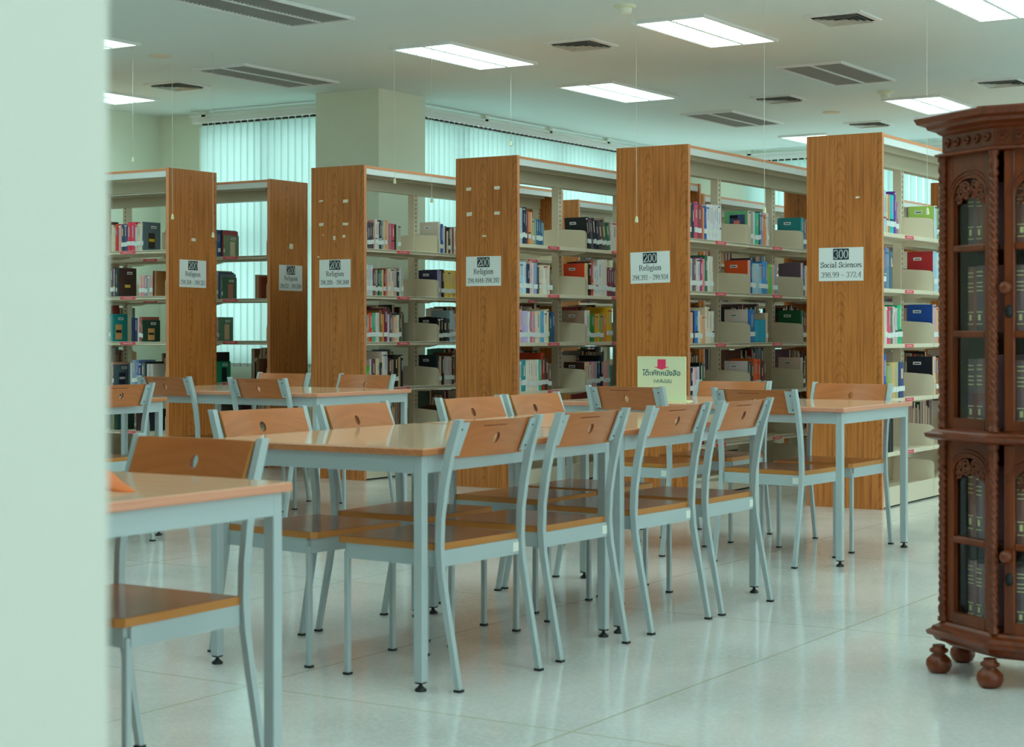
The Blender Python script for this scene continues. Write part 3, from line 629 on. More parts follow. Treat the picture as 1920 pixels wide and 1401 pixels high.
# ------------------------------------------------------------------ books
# per shelf: stack, level, bay, zoom origin x, zoom scale, start x, then colour[/cover colour] width height (in that zoom's pixels)
SPEC = """
C 0 0 680 7.783 50 b9c7a0 25 430 3c4148 32 385 4a4448 32 385 2e3a44 30 380 b9a090 18 420 c8d2ca 32 435 b8c4bc 28 405 1f3a40 35 425 6d9090 28 410 c9c2a0 18 420 b59a5c 30 420 c8a498 25 430 8d7076 42 390 b04a58 50 385 201d22 20 380 8fb8a4 25 370 a3ab82 45 365
C 0 1 680 7.783 1118 c3d0c4/b4bca8 22 460 1f5f9e 45 430 bfc7c0 22 400 26262a 24 400 c0c0a8 26 330 2a2a22 30 390 b0b49c 25 370 6a4838 26 380 c8c0b0 30 390 3a5470 28 400
C 1 0 680 7.783 45 b8d0c0 45 450 a9c6c4 35 440 bcd4d8 30 440 6e4a38 40 380 8f9880 30 380 2f4a40 30 380 3a8a68 35 380 c9b88a 20 380 8e2c1c 35 400 b48c78 25 390 c0c4a8 45 400 c4c4b4 50 400 a8a488 40 390 1f3034 38 390 b4ccc4 25 420 9ab4a8 30 410
C 1 1 680 7.783 1085 7c80a0/232548 35 400 9090a0 20 390 1a1a18 45 410 d0b85c 45 400 d4bc60 45 400 d2ba5c 45 400 c8b058 40 400 582c24 30 380
C 2 0 680 6.367 30 3a4a4c 18 380 7d9898 25 330 e0481c 45 350 3cae84 40 345 b8c4bc 45 350 7a6a30 30 380 c08a4c 20 330 6a2038 45 400 cbbcb4 20 330 3a5f84 35 340 b98a60 25 290 c8b494 30 300 d4ccac 30 320 3c4a48 22 340
C 2 1 680 6.367 885 26282e/0c0c10 35 290 181c1e 30 280 14181a 50 280 3a4644 35 270 8fc0c8 40 370 a8b4a4 40 330
C 3 0 680 6.367 25 1a1a18 15 350 2cb42c 40 260 c0c0b4 15 350 5a4450 60 350 c0bc8c 45 350 24302a 30 300 c4ccbc 70 430 241a20 40 350 8c8468 25 330 1a1418 60 380 9c9468 20 360 201a18 36 380
C 3 1 680 6.367 890 1c3438/12282c 22 360 c0a878 25 340 141414 35 340 a8b0a8 30 340 b0b8b0 30 340 a4aca8 30 335 4a3020 30 380
C 4 0 680 6.367 30 6a4a34 40 300 8c8c78 40 290 3c4c5c 40 310 b0a890 50 300 5c2c20 40 310 a8ac98 60 290 2c3c34 50 300 9c8c6c 40 290
C 4 1 680 6.367 862 b0906c/a08060 32 190 3a2418 45 250 4a3018 40 260 7c6c40 50 250
D 0 0 965 7.374 45 7f90a8 22 500 a0c0c8 45 500 16243c 30 510 203850 25 510 7a4440 20 440 d88840 35 450 c8a490 20 450 a8b060 30 360 7ea898 25 350 3c6c84 30 360 2f5a80 30 360 2f5470 28 350 58949c 20 310
D 0 1 965 7.374 950 141a20/101820 25 440 24242c 25 440 4a4a54 30 420 10182c 45 430 141c28 40 400 3a4448 45 400 5c5040 55 380 1f6a44 55 380 c0c8b8 90 400
D 1 0 965 7.374 45 a0ccd0 30 440 98c8d0 40 440 a4d0d4 50 440 1a3050 50 410 d0b0a0 25 450 c0c8c8 20 430 8498b4 55 430 1f5058 25 370 c8c8b4 25 400 d0c49c 30 400 c4d8c8 60 400 ccc4a8 35 400 5a6458 30 340
D 1 1 965 7.374 947 c8b478/e0401c 45 450 1a1814 45 470 e04838 30 480 c0d4cc 30 410 bcd0c8 30 410 c8d4c8 45 500 c4d0c4 40 510 c4ccbc 45 510 6a2c3c 28 400 6e3040 28 400 6a2c3c 28 400 5c3444 26 400
D 2 0 965 7.374 45 9a6a90 25 460 c0a8ac 30 460 a0a8cc 40 440 a8b0d0 45 440 d0d8d4 30 430 a86c80 25 430 c09494 50 425 c8d0b8 75 430 4aa0c0 45 430 c4d4c4 35 440 c4c89c 30 460 1f4c44 35 360 1c4a70 45 420
D 2 1 965 7.374 945 c0d4c8/9a8c74 75 440 1c7a34 65 390 d8942c 35 390 d0a030 25 390 7a9c34 55 390 d07c3c 50 390 e0a820 80 480
D 3 0 965 7.374 40 c0d4cc 50 420 2a9090 65 430 c8d4c4 25 430 c4ccb4 30 430 ccd0bc 30 430 c8ccb8 30 430 c4ccb4 30 430 c0d0bc 30 430 2cae90 40 430 8c2c10 45 520 40281c 45 440 6a5a48 45 340
D 3 1 965 7.374 910 c8a884/3c2820 25 360 c0b494 35 360 b8bca8 40 320 c09090 40 360 7ca0a4 30 360 1c2850 40 370 0c1024 50 440 c09898 45 360 b89888 40 360 20907c 25 300
D 4 0 965 7.374 40 3c4c44 60 320 a8ac94 50 330 5a3c30 50 310 b8bcac 60 330 2c3c50 50 320 8c7c5c 60 310
D 4 1 965 7.374 930 1c2430 30 330 c8ccc0 25 330 3c2c2c 25 330 9ca4b0 40 330 2c3850 30 330 8c6c50 60 320 b0b8a8 50 330
E 0 0 1285 7.005 25 3a3c38 40 480 242a44 45 470 b84864 42 490 7c3c48 48 470 a05a3c 20 430 c09c80 15 420 1c5c9c 38 440 c0d8d8 24 470 bcd6d6 24 470 c4d8d4 24 470 b8d2d2 24 470 c0d8d8 24 470 bcd6d4 24 470 c4dad8 24 470 c0d4d0 22 465
E 0 1 1285 7.005 808 c0b8a0/5cb07c 35 440 8c9c94 30 430 c0ccc8 20 430 22b07c 58 420 2f5f70 20 440 8088b0 38 430 e08844 40 410 c8ccc8 25 430 98a898 20 410
E 0 2 1285 7.005 1492 2c9494/1c8080 30 420 4a6a8a 30 400 8a5a4a 30 400
E 1 0 1285 7.005 30 b0d0c4 60 430 5f5458 48 430 b8c0b8 55 430 8c3c74 20 450 c07c80 40 430 1c6c48 35 480 c0d4c4 40 470 b8ccb8 32 465
E 1 1 1285 7.005 797 d8a08c/e0501c 32 440 1c4c84 22 450 80b8c8 42 400 88bcc8 42 400 7cb4c4 42 400 2c84c0 40 430 2c88c4 35 430 9ca83c 20 400 40b060 45 400 c89c84 30 390 7c90a4 35 390
E 1 2 1285 7.005 1490 b4b0b8/5c5460 20 430 4c5c74 30 400 c8c8b0 30 400
E 2 0 1285 7.005 35 c8b090 35 420 b89c84 30 410 201c20 20 420 1f74b8 50 430 c4ccc8 25 420 c8c070 25 380 c89c7c 48 380 d0ccac 35 470 c0c8b4 48 420 b4ccb4 25 420
E 2 1 1285 7.005 785 1c70b8/c4ccc0 90 440 1c9cb8 20 300 20a0bc 20 300 1c98b4 20 300 1c9cb8 20 300 20a4bc 20 300 1c9cb8 20 300 2098b4 20 300 c0bc9c 30 390
E 2 2 1285 7.005 1467 2c6c4c/145c34 25 420 3c3c34 30 400 7c4c3c 30 380
E 3 0 1285 7.005 40 2c4470 25 370 1c2444 40 360 c8ccd0 20 360 d0a0a0 40 360 a8c0cc 25 370 10140f 40 420 1c5c44 30 410
E 3 1 1285 7.005 790 1c6048/bcc8c4 25 400 2c2c20 50 390 e0561c 45 420 dc521c 45 420 303030 30 380 6a3c2c 40 390
E 3 2 1285 7.005 1480 c4c8bc/c0c0ac 22 400 2c2c30 30 380
E 4 0 1285 7.005 40 8c6c4c 60 300 3c4c54 50 310 b0a48c 60 300 6a2c28 50 310
E 4 1 1285 7.005 800 c8ccbc 60 300 d0583c 60 290 3c5c7c 60 310 a89c80 50 300
F 0 0 1640 4.12 72 9cc8d0 22 330 c0c090 14 300 c08c50 12 300 28b8b8 36 300 5c3ca0 10 330 8c6c84 24 250
F 0 1 1640 4.12 468 9cc4c8/98c860 18 260 6c9c64 16 240
F 1 0 1640 4.12 68 80b048 12 300 6060a0 10 320 5c88a0 28 310 406070 28 290
F 1 1 1640 4.12 460 88c0d0/a02c30 26 310 a0c8c8 16 300
F 2 0 1640 4.12 72 c8c060 8 300 b8c8d0 22 290 d04860 30 290 507860 12 280 b8c0b8 18 290 b8b0b0 20 280 20b078 36 300
F 2 1 1640 4.12 457 b0a0a0/1c4c9c 25 300 c8a078 16 280
F 3 0 1640 3.893 60 1c50b0 32 330 7ca050 22 265 90a868 22 265 c0a868 20 265 98a870 22 265 2c3c70 45 260
F 3 1 1640 3.893 432 c0b090/14202c 20 280 8c6c4c 16 270
F 4 0 1640 3.893 104 14161c 20 260 14161c 18 260
A 0 0 200 7.385 60 c8c8a0 25 370 c8d0c4 30 330 b04030 45 380 d0a090 40 360 2c4464 40 370 3c5070 40 370 d83c54 56 400 d04054 52 400 a8c4c4 35 360 d0c494 45 380 c8d4d0 20 390 4c6c74/5c7c80 14 400
A 1 0 200 7.385 48 2c2c38 36 400 8c8490 30 390 283430 14 390 0c7c70/10a090 14 385 2a2018 14 400 3c2c28/4a2c20 12 400
A 1 0 200 7.385 444 c8a0a0 35 290 d09494 45 290 8098a8 35 280 98b0a0 35 290 c09c94 40 290 3a2c1c 22 350 8c6c40 24 350
A 2 0 200 7.385 30 0c8c88/10a0a0 15 385
A 2 0 200 7.385 335 18284c 28 330 18284c 28 330 1c3050 32 330 b8b8b8 20 330 945c50 40 345 1c4434/245040 14 300
A 3 0 200 7.385 60 c09c84 20 330 4c6870/4a6468 14 300
A 3 0 200 7.385 296 305058 25 330 b8c4b8 25 330 7898b0 50 370 5c80a8 40 370 20386c 40 330 4c6c78 50 330 141c1c 20 350 a4b0a8 50 320 9caca4 40 320
A 4 0 200 7.385 30 3c5c50 40 300 7c8c60 30 290 1c3c38 40 310
A 4 0 200 7.385 400 2c1c1c 30 290 3c2424 30 300 2c1c1c 30 290 3c2424 30 300 2c4450 30 290 1c2c34 30 300
B 0 0 200 7.385 1485 2c5c8c 28 375 306898 30 370 1c4c90 30 370 141418 25 370 944850 22 360 6c8c6c/5c7c60 12 300
B 1 0 200 7.385 1485 304838 28 370 8c9c84 28 390 284c70 25 370 5c7c84 25 350 3c6850/3c6850 12 300
B 2 0 200 7.385 1485 606858 34 330 b0a0a0 22 330 4c7c60/3c6c54 12 330
B 3 0 200 7.385 1478 0c0c10 25 420 148c64/148c64 14 290
B 1 0 200 7.385 2048 8a7a5c 26 330 9c8c68 24 325 7a3c24 30 300
B 3 0 200 7.385 2045 14181a 20 300 6c5c3c 24 320 5c3c28 24 340
B 4 0 200 7.385 1500 2c4c4c 30 290 7c2c34 30 280 3c3c34 30 290
B 4 0 200 7.385 1760 24443c 30 280 1c3450 30 290 34242c 30 280
"""
import colorsys
def cname(hx):
    r, g, b_ = (int(hx[i:i + 2], 16) / 255 for i in (0, 2, 4))
    r = min(1, r * 1.16); g *= .97
    h, s, v = colorsys.rgb_to_hsv(r, g, b_); h *= 360
    if v < .2: return 'black'
    if s < .13: return 'white' if v > .72 else 'grey' if v > .35 else 'charcoal'
    if s < .24 and v > .7: return 'cream' if 25 < h < 100 else 'pale green' if h < 160 else 'pale blue' if h < 260 else 'pale pink'
    pre = 'dark ' if v < .42 else 'pale ' if s < .35 and v > .6 else ''
    if h < 14 or h > 340: return pre + ('red' if s > .45 else 'pink' if v > .6 else 'maroon')
    if h < 42: return 'brown' if v < .62 else 'orange' if s > .6 else 'tan'
    if h < 70: return pre + ('yellow' if v > .55 else 'olive')
    if h < 165: return pre + 'green'
    if h < 200: return pre + 'teal'
    if h < 255: return pre + 'blue'
    return pre + 'purple'
ORD = 'first second third fourth fifth sixth seventh eighth ninth tenth eleventh twelfth thirteenth fourteenth fifteenth sixteenth seventeenth eighteenth nineteenth twentieth'.split()
STN = {'A': 'leftmost stack', 'B': 'second stack', 'C': 'third stack', 'D': 'fourth stack', 'E': 'fifth stack', 'F': 'rightmost stack'}
LVN = ['top shelf', 'second shelf', 'third shelf', 'fourth shelf', 'fifth shelf']
BYN = ['near bay', 'middle bay', 'far bay']
def book_geo(mb, t, d_, h, hx, cover, M=None, fancy=True, rr=None):
    """local: x thickness 0..t, y from spine 0 inwards to d_, z 0..h"""
    rr = rr or R; ms_ = mat(hx, .42, k=.78); mc = mat(cover, .4, k=.78); bd = min(.0028, t * .2)
    r_ = min(.006, t * .28)
    pts = [(0, bd + r_), (t * .18, r_ * .35), (t * .5, 0), (t * .82, r_ * .35), (t, bd + r_)]
    mb.prism(pts, 0, h, ms_, M)
    mb.box(0, bd, bd + r_, d_, 0, h, mc, M); mb.box(t - bd, t, bd + r_, d_, 0, h, ms_, M)
    mb.box(bd, t - bd, bd + r_, d_ - .004, .003, h - .004, M_PAGES, M)
    if fancy and t > .009:
        lm = sum(alb(hx)) > .75
        c2 = mat(rr.choice(['8c9894', '9c8c84', '7c90a4', 'a4a890']) if lm else rr.choice(['a8a484', '8c9ca0']), .5)
        z1 = h * rr.uniform(.78, .92); z0 = h * rr.uniform(.42, .6); ww = t * rr.uniform(.08, .15)
        mb.box(t / 2 - ww, t / 2 + ww, -.0006, .001, z0, z1, c2, M)
        if rr.random() < .5:
            c3 = mat(rr.choice(['b8ac6c', '8c2c34', '2c4c6c', 'd0d4c8', '1c2424']), .5)
            zz = h * rr.choice([.95, .36, .9]); mb.box(t * .12, t * .88, -.0004, r_ * .6, zz - .006, zz + .003, c3, M)
recs = []; cnt = {}
for line in SPEC.strip().splitlines():
    tk = line.split(); k_, lv, bay = tk[0], int(tk[1]), int(tk[2]); ox, sc, x = float(tk[3]), float(tk[4]), float(tk[5])
    items = tk[6:]; st = stacks[k_]; z = LV[lv] + .0013
    shift = 0
    for i in range(0, len(items), 3):
        hx, wd, hp = items[i], float(items[i + 1]), float(items[i + 2]); cover = hx
        if '/' in hx: hx, cover = hx.split('/')
        p0, p1 = ox + x / sc, ox + (x + wd) / sc; x += wd
        if k_ in 'AB':
            fy = st['oy'] - st['w'] / 2 + .02
            a0, d = onplane_y(p0, fy); a1, _ = onplane_y(p1, fy)
            M = Matrix.Translation((a0, fy, z)); 
        else:
            fx = st['x'] - .02
            a0, d = onplane_x(p0, fx); a1, _ = onplane_x(p1, fx)
            if i == 0: shift = max(0, st['y'] + T + bay * BL + .017 - a0)
            a0 += shift; a1 += shift
            M = Matrix.Translation((fx, a0, z)) @ Matrix.Rotation(math.pi / 2, 4, 'Z')
        h = min(hp / sc * d / F, .335 if lv else .4); t = a1 - a0
        n = cnt.get((k_, lv, bay), 0); cnt[k_, lv, bay] = n + 1
        lean = 0
        if k_ == 'D' and lv == 0 and bay == 1 and n < 8: lean = -.16
        dep = min(.19 if h < .27 else .205, st['w'] / 2 - .062)
        vis = wd * hp / sc / sc + (500 if cover != hx and wd > 20 else 0) + (2000 if k_ in 'AB' and '/' in items[i] else 0)
        if lv == 4: vis *= .25
        if k_ in 'CDEF' and lv == 3 and bay == 0: vis *= .8
        recs.append([vis, k_, lv, bay, n, hx, cover, t, dep, h, M, lean, '/' in items[i]])
order = sorted(range(len(recs)), key=lambda i: -recs[i][0])
NB = 290
indiv = set(order[:NB])
lab_me = MB().box(.02, .98, -.0008, .012, 0, .032, M_PAPER).mesh('spine_label')
cov_me = MB().box(-.0006, 0, -.028, .028, 0, .02, M_WHITE).box(-.0009, -.0005, -.02, .02, .006, .012, M_INK).mesh('cover_label')
rest = MB()
for i, (vis, k_, lv, bay, n, hx, cover, t, dep, h, M, lean, special) in enumerate(recs):
    tt = t * .96
    if i not in indiv:
        book_geo(rest, tt, dep, h, hx, cover, M, False); continue
    rr = random.Random(i * 31 + 5)
    mb = MB(); book_geo(mb, tt, dep, h, hx, cover, None, True, rr)
    if k_ == 'D' and lv == 0 and bay == 1 and n == 8: M = M @ Matrix.Translation((.048, 0, 0))
    if lean: M = M @ Matrix.Translation((.045, 0, .002)) @ Matrix.Rotation(lean, 4, 'Y')
    o = mb.obj('book'); o.matrix_world = M
    size = ('thick ' if t > .034 else 'thin ' if t < .015 else '')
    cn, cc_ = cname(hx), cname(cover)
    what = 'book' if cn == cc_ else 'book with %s cover' % cc_
    tag(o, '%s%s %s, %s from left, %s, %s, %s' % (size if cn == cc_ else '', cn, what, ORD[n], LVN[lv], BYN[bay], STN[k_]), 'book', 'books on the stack marked %s' % SIGN[k_])
    if rr.random() < .85:
        l = ob('spine_label', lab_me, o, (0, 0, h * rr.uniform(.16, .2))); l.scale = (tt, 1, 1)
    if special:
        side = k_ in 'AB'
        c_ = ob('cover_label', cov_me, o, (tt if side else 0, dep * .62, h * .78)); c_.rotation_euler = (0, 0, math.pi if side else 0)
        if k_ == 'E' and lv == 0 and bay == 1:
            MB().box(-.0006, .0001, .03, .15, .06, .21, mat('2c4468', .5)).box(-.0008, -.0005, .07, .12, .07, .17, mat('b06c60', .5)).obj('cover_picture', o)
        if k_ == 'A':
            pc = {0: ('1c1c14', 'b0a020'), 1: ('2c2418', 'a8a040'), 2: ('c0905c', '201c18'), 3: ('1c2438', 'b0bcc0')}[min(lv, 3)]
            MB().box(tt - .0001, tt + .0006, .06, .13, h * .08, h * .62, mat(pc[0], .5)).box(tt + .0005, tt + .0009, .065, .125, h * .32, h * .42, mat(pc[1], .5)).obj('cover_picture', o)
        if k_ == 'B':
            MB().box(tt - .0001, tt + .0006, .07, .13, h * .05, h * .7, mat(('a8b098', '9c6c5c', 'a09878', '0c1410')[min(lv, 3)], .5)).obj('cover_picture', o)
        if cover in ('c4ccc0', 'bcc8c4', 'b4bca8'):
            q = MB()
            for j in range(7): q.box(-.0006, .0001, .04, .15, h * .62 - j * .014, h * .62 - j * .014 + .003, mat('8c9c94', .6))
            q.obj('lined_form', o)
# books whose spines face away from us, and those of the stacks behind: past what one can tell apart
PAL = ['3c2c24', '5c3c2c', 'b8bca8', '1c2c3c', '7c8c84', '8c2c2c', 'a89c80', '2c4c44', 'c8ccc0', '20242c', '4c6c8c', '9c7c4c', '1c6c54', '6c5c6c']
def fill(M0, L, lv, sgn, frac, rr, DP=.175):
    y = .04 + rr.uniform(0, .1)
    while y < L * frac:
        t = rr.uniform(.012, .04); h = rr.uniform(.2, .29)
        book_geo(rest, t * .96, DP, h, rr.choice(PAL), rr.choice(PAL), M0 @ Matrix.Translation((y, 0, 0)), False, rr); y += t
    return
for k_, st in stacks.items():
    for bi in range(3):
        for lv in range(5):
            rr = random.Random(hash((ord(k_), bi, lv)) % 9999)
            if k_ in 'AB':
                X0 = -9.32 - T - bi * .90; yb = st['oy'] + st['w'] / 2 - .02
                if k_ == 'B' and bi == 0 and lv in (0, 1, 2): continue
                if k_ == 'A' and bi == 0: continue
                fill(Matrix.Translation((X0, yb, LV[lv] + .0013)) @ Matrix.Rotation(math.pi, 4, 'Z'), .9, lv, 1, rr.uniform(.2, .6), rr)
            else:
                xb = st['x'] - st['w'] + .02; y1 = st['y'] + T + (bi + 1) * BL
                if k_ == 'C' and lv < 2: continue
                fr = rr.uniform(.25, .75) if lv > 1 else (rr.uniform(.1, .3) if bi else 0)
                fill(Matrix.Translation((xb, y1, LV[lv] + .0013)) @ Matrix.Rotation(-math.pi / 2, 4, 'Z'), BL, lv, 1, fr, rr)
                if bi == 2 or (k_ == 'C' and bi == 1 and False):
                    fill(Matrix.Translation((st['x'] - .02, y1 - BL + .03, LV[lv] + .0013)) @ Matrix.Rotation(math.pi / 2, 4, 'Z'), BL, lv, 1, .5, rr) if k_ in 'CD' else None
for x, lb in far:
    for bi in range(2):
        for lv in range(5):
            rr = random.Random(int(-x * 100) + bi * 10 + lv)
            fill(Matrix.Translation((x - .02, 14.25 + T + bi * BL, LV[lv] + .0013)) @ Matrix.Rotation(math.pi / 2, 4, 'Z'), BL, lv, 1, rr.uniform(.3, .7), rr)
ro = rest.obj('shelved_books'); tag(ro, 'remaining books on the backs and lower shelves of the stacks', 'books', None, 'stuff')

# ------------------------------------------------------------------ reading tables
def make_table(L, Wd, edge):
    """L along local y, Wd along local x, origin at centre on the floor"""
    r = ob('reading_table', None); a, b_ = Wd / 2, L / 2
    m = MB(); m.box(-a, a, -b_, b_, .727, .749, edge, c=.003); m.box(-a + .003, a - .003, -b_ + .003, b_ - .003, .7485, .7502, M_TOP)
    m.obj('tabletop', r)
    m = MB(); i = .018; h0, h1 = .672, .727
    m.box(-a + i + .032, a - i - .032, -b_ + i, -b_ + i + .02, h0, h1, M_STEEL).box(-a + i + .032, a - i - .032, b_ - i - .02, b_ - i, h0, h1, M_STEEL)
    m.box(-a + i, -a + i + .02, -b_ + i + .032, b_ - i - .032, h0, h1, M_STEEL).box(a - i - .02, a - i, -b_ + i + .032, b_ - i - .032, h0, h1, M_STEEL)
    m.obj('apron', r)
    for sx in (-1, 1):
        for sy in (-1, 1):
            cx, cy = sx * (a - i - .016), sy * (b_ - i - .016)
            m = MB(); m.box(cx - .016, cx + .016, cy - .016, cy + .016, .028, .727, M_STEEL, c=.002)
            lg = m.obj('leg', r)
            MB().lathe([(.018, 0), (.019, .006), (.010, .013), (.006, .017), (.006, .025), (.0185, .025), (.0185, .029)], M_RUB, 14).obj('levelling_foot', lg, (cx, cy, 0))
    return r
M_TOPE2 = wood_mat('table_edge_pale', 'bf9474', 'b48868', axis='X', arch=False, rough=.3, k=.72)
tabs = [(-3.568, 4.995, 0, 1.21, .9, M_TOPE, 'wooden-topped reading table with brown edge, nearest of the central pair'),
        (-3.560, 6.255, 0, 1.25, .9, M_TOPE, 'wooden-topped reading table, farther of the central pair, butted to the nearer'),
        (-3.92, 8.26, math.pi / 2, 1.60, .93, M_TOPE2, 'wooden-topped reading table carrying the green notice, back right'),
        (-7.20, 8.42, math.pi / 2, 1.60, .93, M_TOPE2, 'wooden-topped reading table in front of the 294.304 stack, back left'),
        (-7.17, 6.46, 0, 1.21, .9, M_TOPE, 'reading table mostly hidden behind the near left wall, only its end showing'),
        (-3.50, 2.80, math.pi / 2, 1.60, .93, M_TOPE2, 'wooden-topped reading table at lower left with the orange cloth on it')]
for x, y, rz, L, Wd, e, lb in tabs:
    o = make_table(L, Wd, e); o.location = (x, y, 0); o.rotation_euler = (0, 0, rz); tag(o, lb, 'table', 'reading tables')

# ------------------------------------------------------------------ chairs
def backrest_mesh():
    z0, z1, hw_, th = .715, .832, .197, .011
    def P(x, z, off):
        lean = (z - .72) * -.42
        return (x, -.205 + lean - .022 * (1 - (x / hw_) ** 2) + off, z)
    m = MB(); cx, cz, ra, rb = 0, .772, .014, .018; k = .05
    def ring(off):
        vs = []; 
        for i in range(16):
            a = 2 * math.pi * (i + .0) / 16; vs.append((ra * math.cos(a), cz + rb * math.sin(a)))
        out = []
        for i in range(16):
            a = 2 * math.pi * i / 16; c_, s_ = math.cos(a), math.sin(a)
            q = max(abs(c_), abs(s_)); ux, uz = c_ / q, s_ / q
            out.append((ux * k, (z1 if uz > .999 else z0 if uz < -.999 else (cz + uz * ((z1 - cz) if uz > 0 else (cz - z0))))))
        return vs, out
    for off, fl in ((0, 0), (th, 1)):
        vi, vo = ring(off); vs = [P(x, z, off) for x, z in vi + vo]
        fs = [(i, (i + 1) % 16, 16 + (i + 1) % 16, 16 + i) for i in range(16)]
        m.add(vs, fs, M_BACK, True)
        for s_ in (-1, 1):
            xs = [s_ * (k + (hw_ - k) * j / 6) for j in range(7)]
            zs = sorted({round(z, 6) for (x, z) in vo if abs(x - k) < 1e-9})
            if zs[0] > z0 + 1e-6: zs = [z0] + zs
            if zs[-1] < z1 - 1e-6: zs = zs + [z1]
            vs = [P(x, z, off) for x in xs for z in zs]; nz = len(zs)
            m.add(vs, [(i * nz + j, (i + 1) * nz + j, (i + 1) * nz + j + 1, i * nz + j + 1) for i in range(6) for j in range(nz - 1)], M_BACK, True)
    vi, _ = ring(0)
    vs = [P(x, z, 0) for x, z in vi] + [P(x, z, th) for x, z in vi]
    m.add(vs, [(i, 16 + i, 16 + (i + 1) % 16, (i + 1) % 16) for i in range(16)], mat('6a3c1c', .6))
    xs = [hw_ * (-1 + 2 * j / 16) for j in range(17)]
    for z in (z0, z1):
        vs = [P(x, z, o_) for x in xs for o_ in (0, th)]
        m.add(vs, [(2 * i, 2 * i + 2, 2 * i + 3, 2 * i + 1) for i in range(16)], M_SEATE)
    for x in (-hw_, hw_):
        vs = [P(x, z, o_) for z in (z0, z1) for o_ in (0, th)]; m.add(vs, [(0, 1, 3, 2)], M_SEATE)
    # stencilled line of small marks near the top of the rear face
    q = MB(); x = -.03 
    rr = random.Random(3)
    while x < .085:
        w_ = rr.uniform(.003, .009)
        a, b_, = P(-x, .812, -.0006), P(-x - w_, .812, -.0006)
        q.add([a, b_, (b_[0], b_[1] - .0017, b_[2] + .004), (a[0], a[1] - .0017, a[2] + .004)], [(0, 1, 2, 3)], mat('5c2c18', .6)); x += w_ + .002
    return m.mesh('backrest'), q.mesh('stencilled_marking')
def make_chair():
    r = ob('library_chair', None)
    bm_, mk = backrest_mesh()
    b0 = ob('backrest', bm_, r); ob('stencilled_marking', mk, b0)
    s_ = MB(); f, h = .218, .212
    top = [(-h, -.178), (h, -.178), (f, .225), (f - .02, .24), (-f + .02, .24), (-f, .225)]
    s_.prism(top, .428, .4485, M_SEATE); s_.prism([(x * .985, y * .985) for x, y in top], .4484, .4496, M_SEAT)
    s_.obj('seat', r)
    m = MB(); m.box(-.2, .2, .198, .214, .378, .428, M_STEEL).box(-.2, .2, -.19, -.174, .378, .428, M_STEEL)
    m.box(-.212, -.198, -.176, .2, .378, .428, M_STEEL).box(.198, .212, -.176, .2, .378, .428, M_STEEL)
    m.obj('seat_frame', r)
    for sx in (-1, 1):
        path = [(sx * .214, y, z) for y, z in ((-.262, .006), (-.238, .13), (-.214, .25), (-.194, .36), (-.187, .44), (-.190, .53), (-.204, .63), (-.226, .73), (-.262, .838))]
        m = MB(); m.sweep(path, .019, [.017, .018, .020, .021, .023, .024, .026, .028, .028], M_STEEL); l = m.obj('leg', r)
        MB().box(sx * .214 - .0115, sx * .214 + .0115, -.274, -.25, 0, .008, M_RUB).obj('rubber_foot', l)
        m = MB(); m.box(sx * .2 - .009, sx * .2 + .009, .194, .212, .004, .40, M_STEEL, c=.002); l = m.obj('leg', r)
        MB().box(sx * .2 - .0115, sx * .2 + .0115, .191, .214, 0, .008, M_RUB).obj('rubber_foot', l)
        # clamp plate behind the end of the backrest with two screws
        m = MB(); a, b_ = sorted((sx * .206, sx * .163))
        def Q(x, z, o_): return (x, -.2125 + (z - .72) * -.42 - .022 * (1 - min(1, (x / .197) ** 2)) + o_, z)
        vs = [Q(x, z, o_) for o_ in (-.003, .004) for z in (.722, .828) for x in (a, b_)]
        m.add(vs, [(0, 1, 3, 2), (4, 6, 7, 5), (0, 4, 5, 1), (2, 3, 7, 6), (0, 2, 6, 4), (1, 5, 7, 3)], M_STEEL); m.fix = True
        for z in (.738, .806):
            p = Q(sx * .188, z, -.0032)
            m.lathe([(.0035, 0), (.0035, .002), (0, .0022)], M_BLACK, 8, Matrix.Translation(p) @ Matrix.Rotation(math.pi / 2, 4, 'X'))
        m.obj('bracket', r)
    MB().box(.168, .2, -.1915, -.19, .388, .418, mat('d0dcb8', .6)).obj('sticker', r)
    return r
chair0 = make_chair(); used = [0]
def chair(x, y, face, lb):
    """x,y: middle of the line between the rear posts; face: angle of the sitting direction"""
    o = chair0 if not used[0] else copy_tree(chair0); used[0] = 1
    c, s_ = math.cos(face), math.sin(face)
    o.location = (x + .262 * c, y + .262 * s_, 0); o.rotation_euler = (0, 0, face - math.pi / 2)
    tag(o, lb, 'chair', 'wood and grey steel library chairs'); return o
PI = math.pi
FX = PI      # facing -x
chair(-3.030, 4.686, FX - .06, 'chair at the central tables, near side, first from the left, in front')
chair(-3.026, 5.278, FX - .04, 'chair at the central tables, near side, second from the left')
chair(-3.016, 5.912, FX - .05, 'chair at the central tables, near side, third from the left')
chair(-2.992, 6.444, FX - .03, 'chair at the central tables, near side, fourth and last to the right')
chair(-4.12, 4.79, -.12, 'chair across the central tables, first from left, above the shiny tabletop corner')
chair(-4.11, 5.32, .04, 'chair across the central tables, second from left')
chair(-4.10, 6.10, -.03, 'chair across the central tables, third from left, before the 294.4444 stack')
chair(-4.10, 6.59, .0, 'chair across the central tables, fourth from left, palest orange back')
chair(-4.245, 7.71, PI / 2 - .04, 'chair at the back right table, back toward us, below the green notice')
chair(-3.52, 7.66, PI / 2 - .06, 'chair at the back right table, back toward us, below the 398.99 stack opening')
chair(-4.19, 8.86, -PI / 2, 'chair on the far side of the back right table, left one')
chair(-3.475, 8.80, -PI / 2 - .04, 'chair on the far side of the back right table, before the 398.99 end')
chair(-7.53, 7.88, PI / 2 - .03, 'chair at the back left table, back toward us, left one')
chair(-6.79, 7.88, PI / 2 - .02, 'chair at the back left table, back toward us, right one')
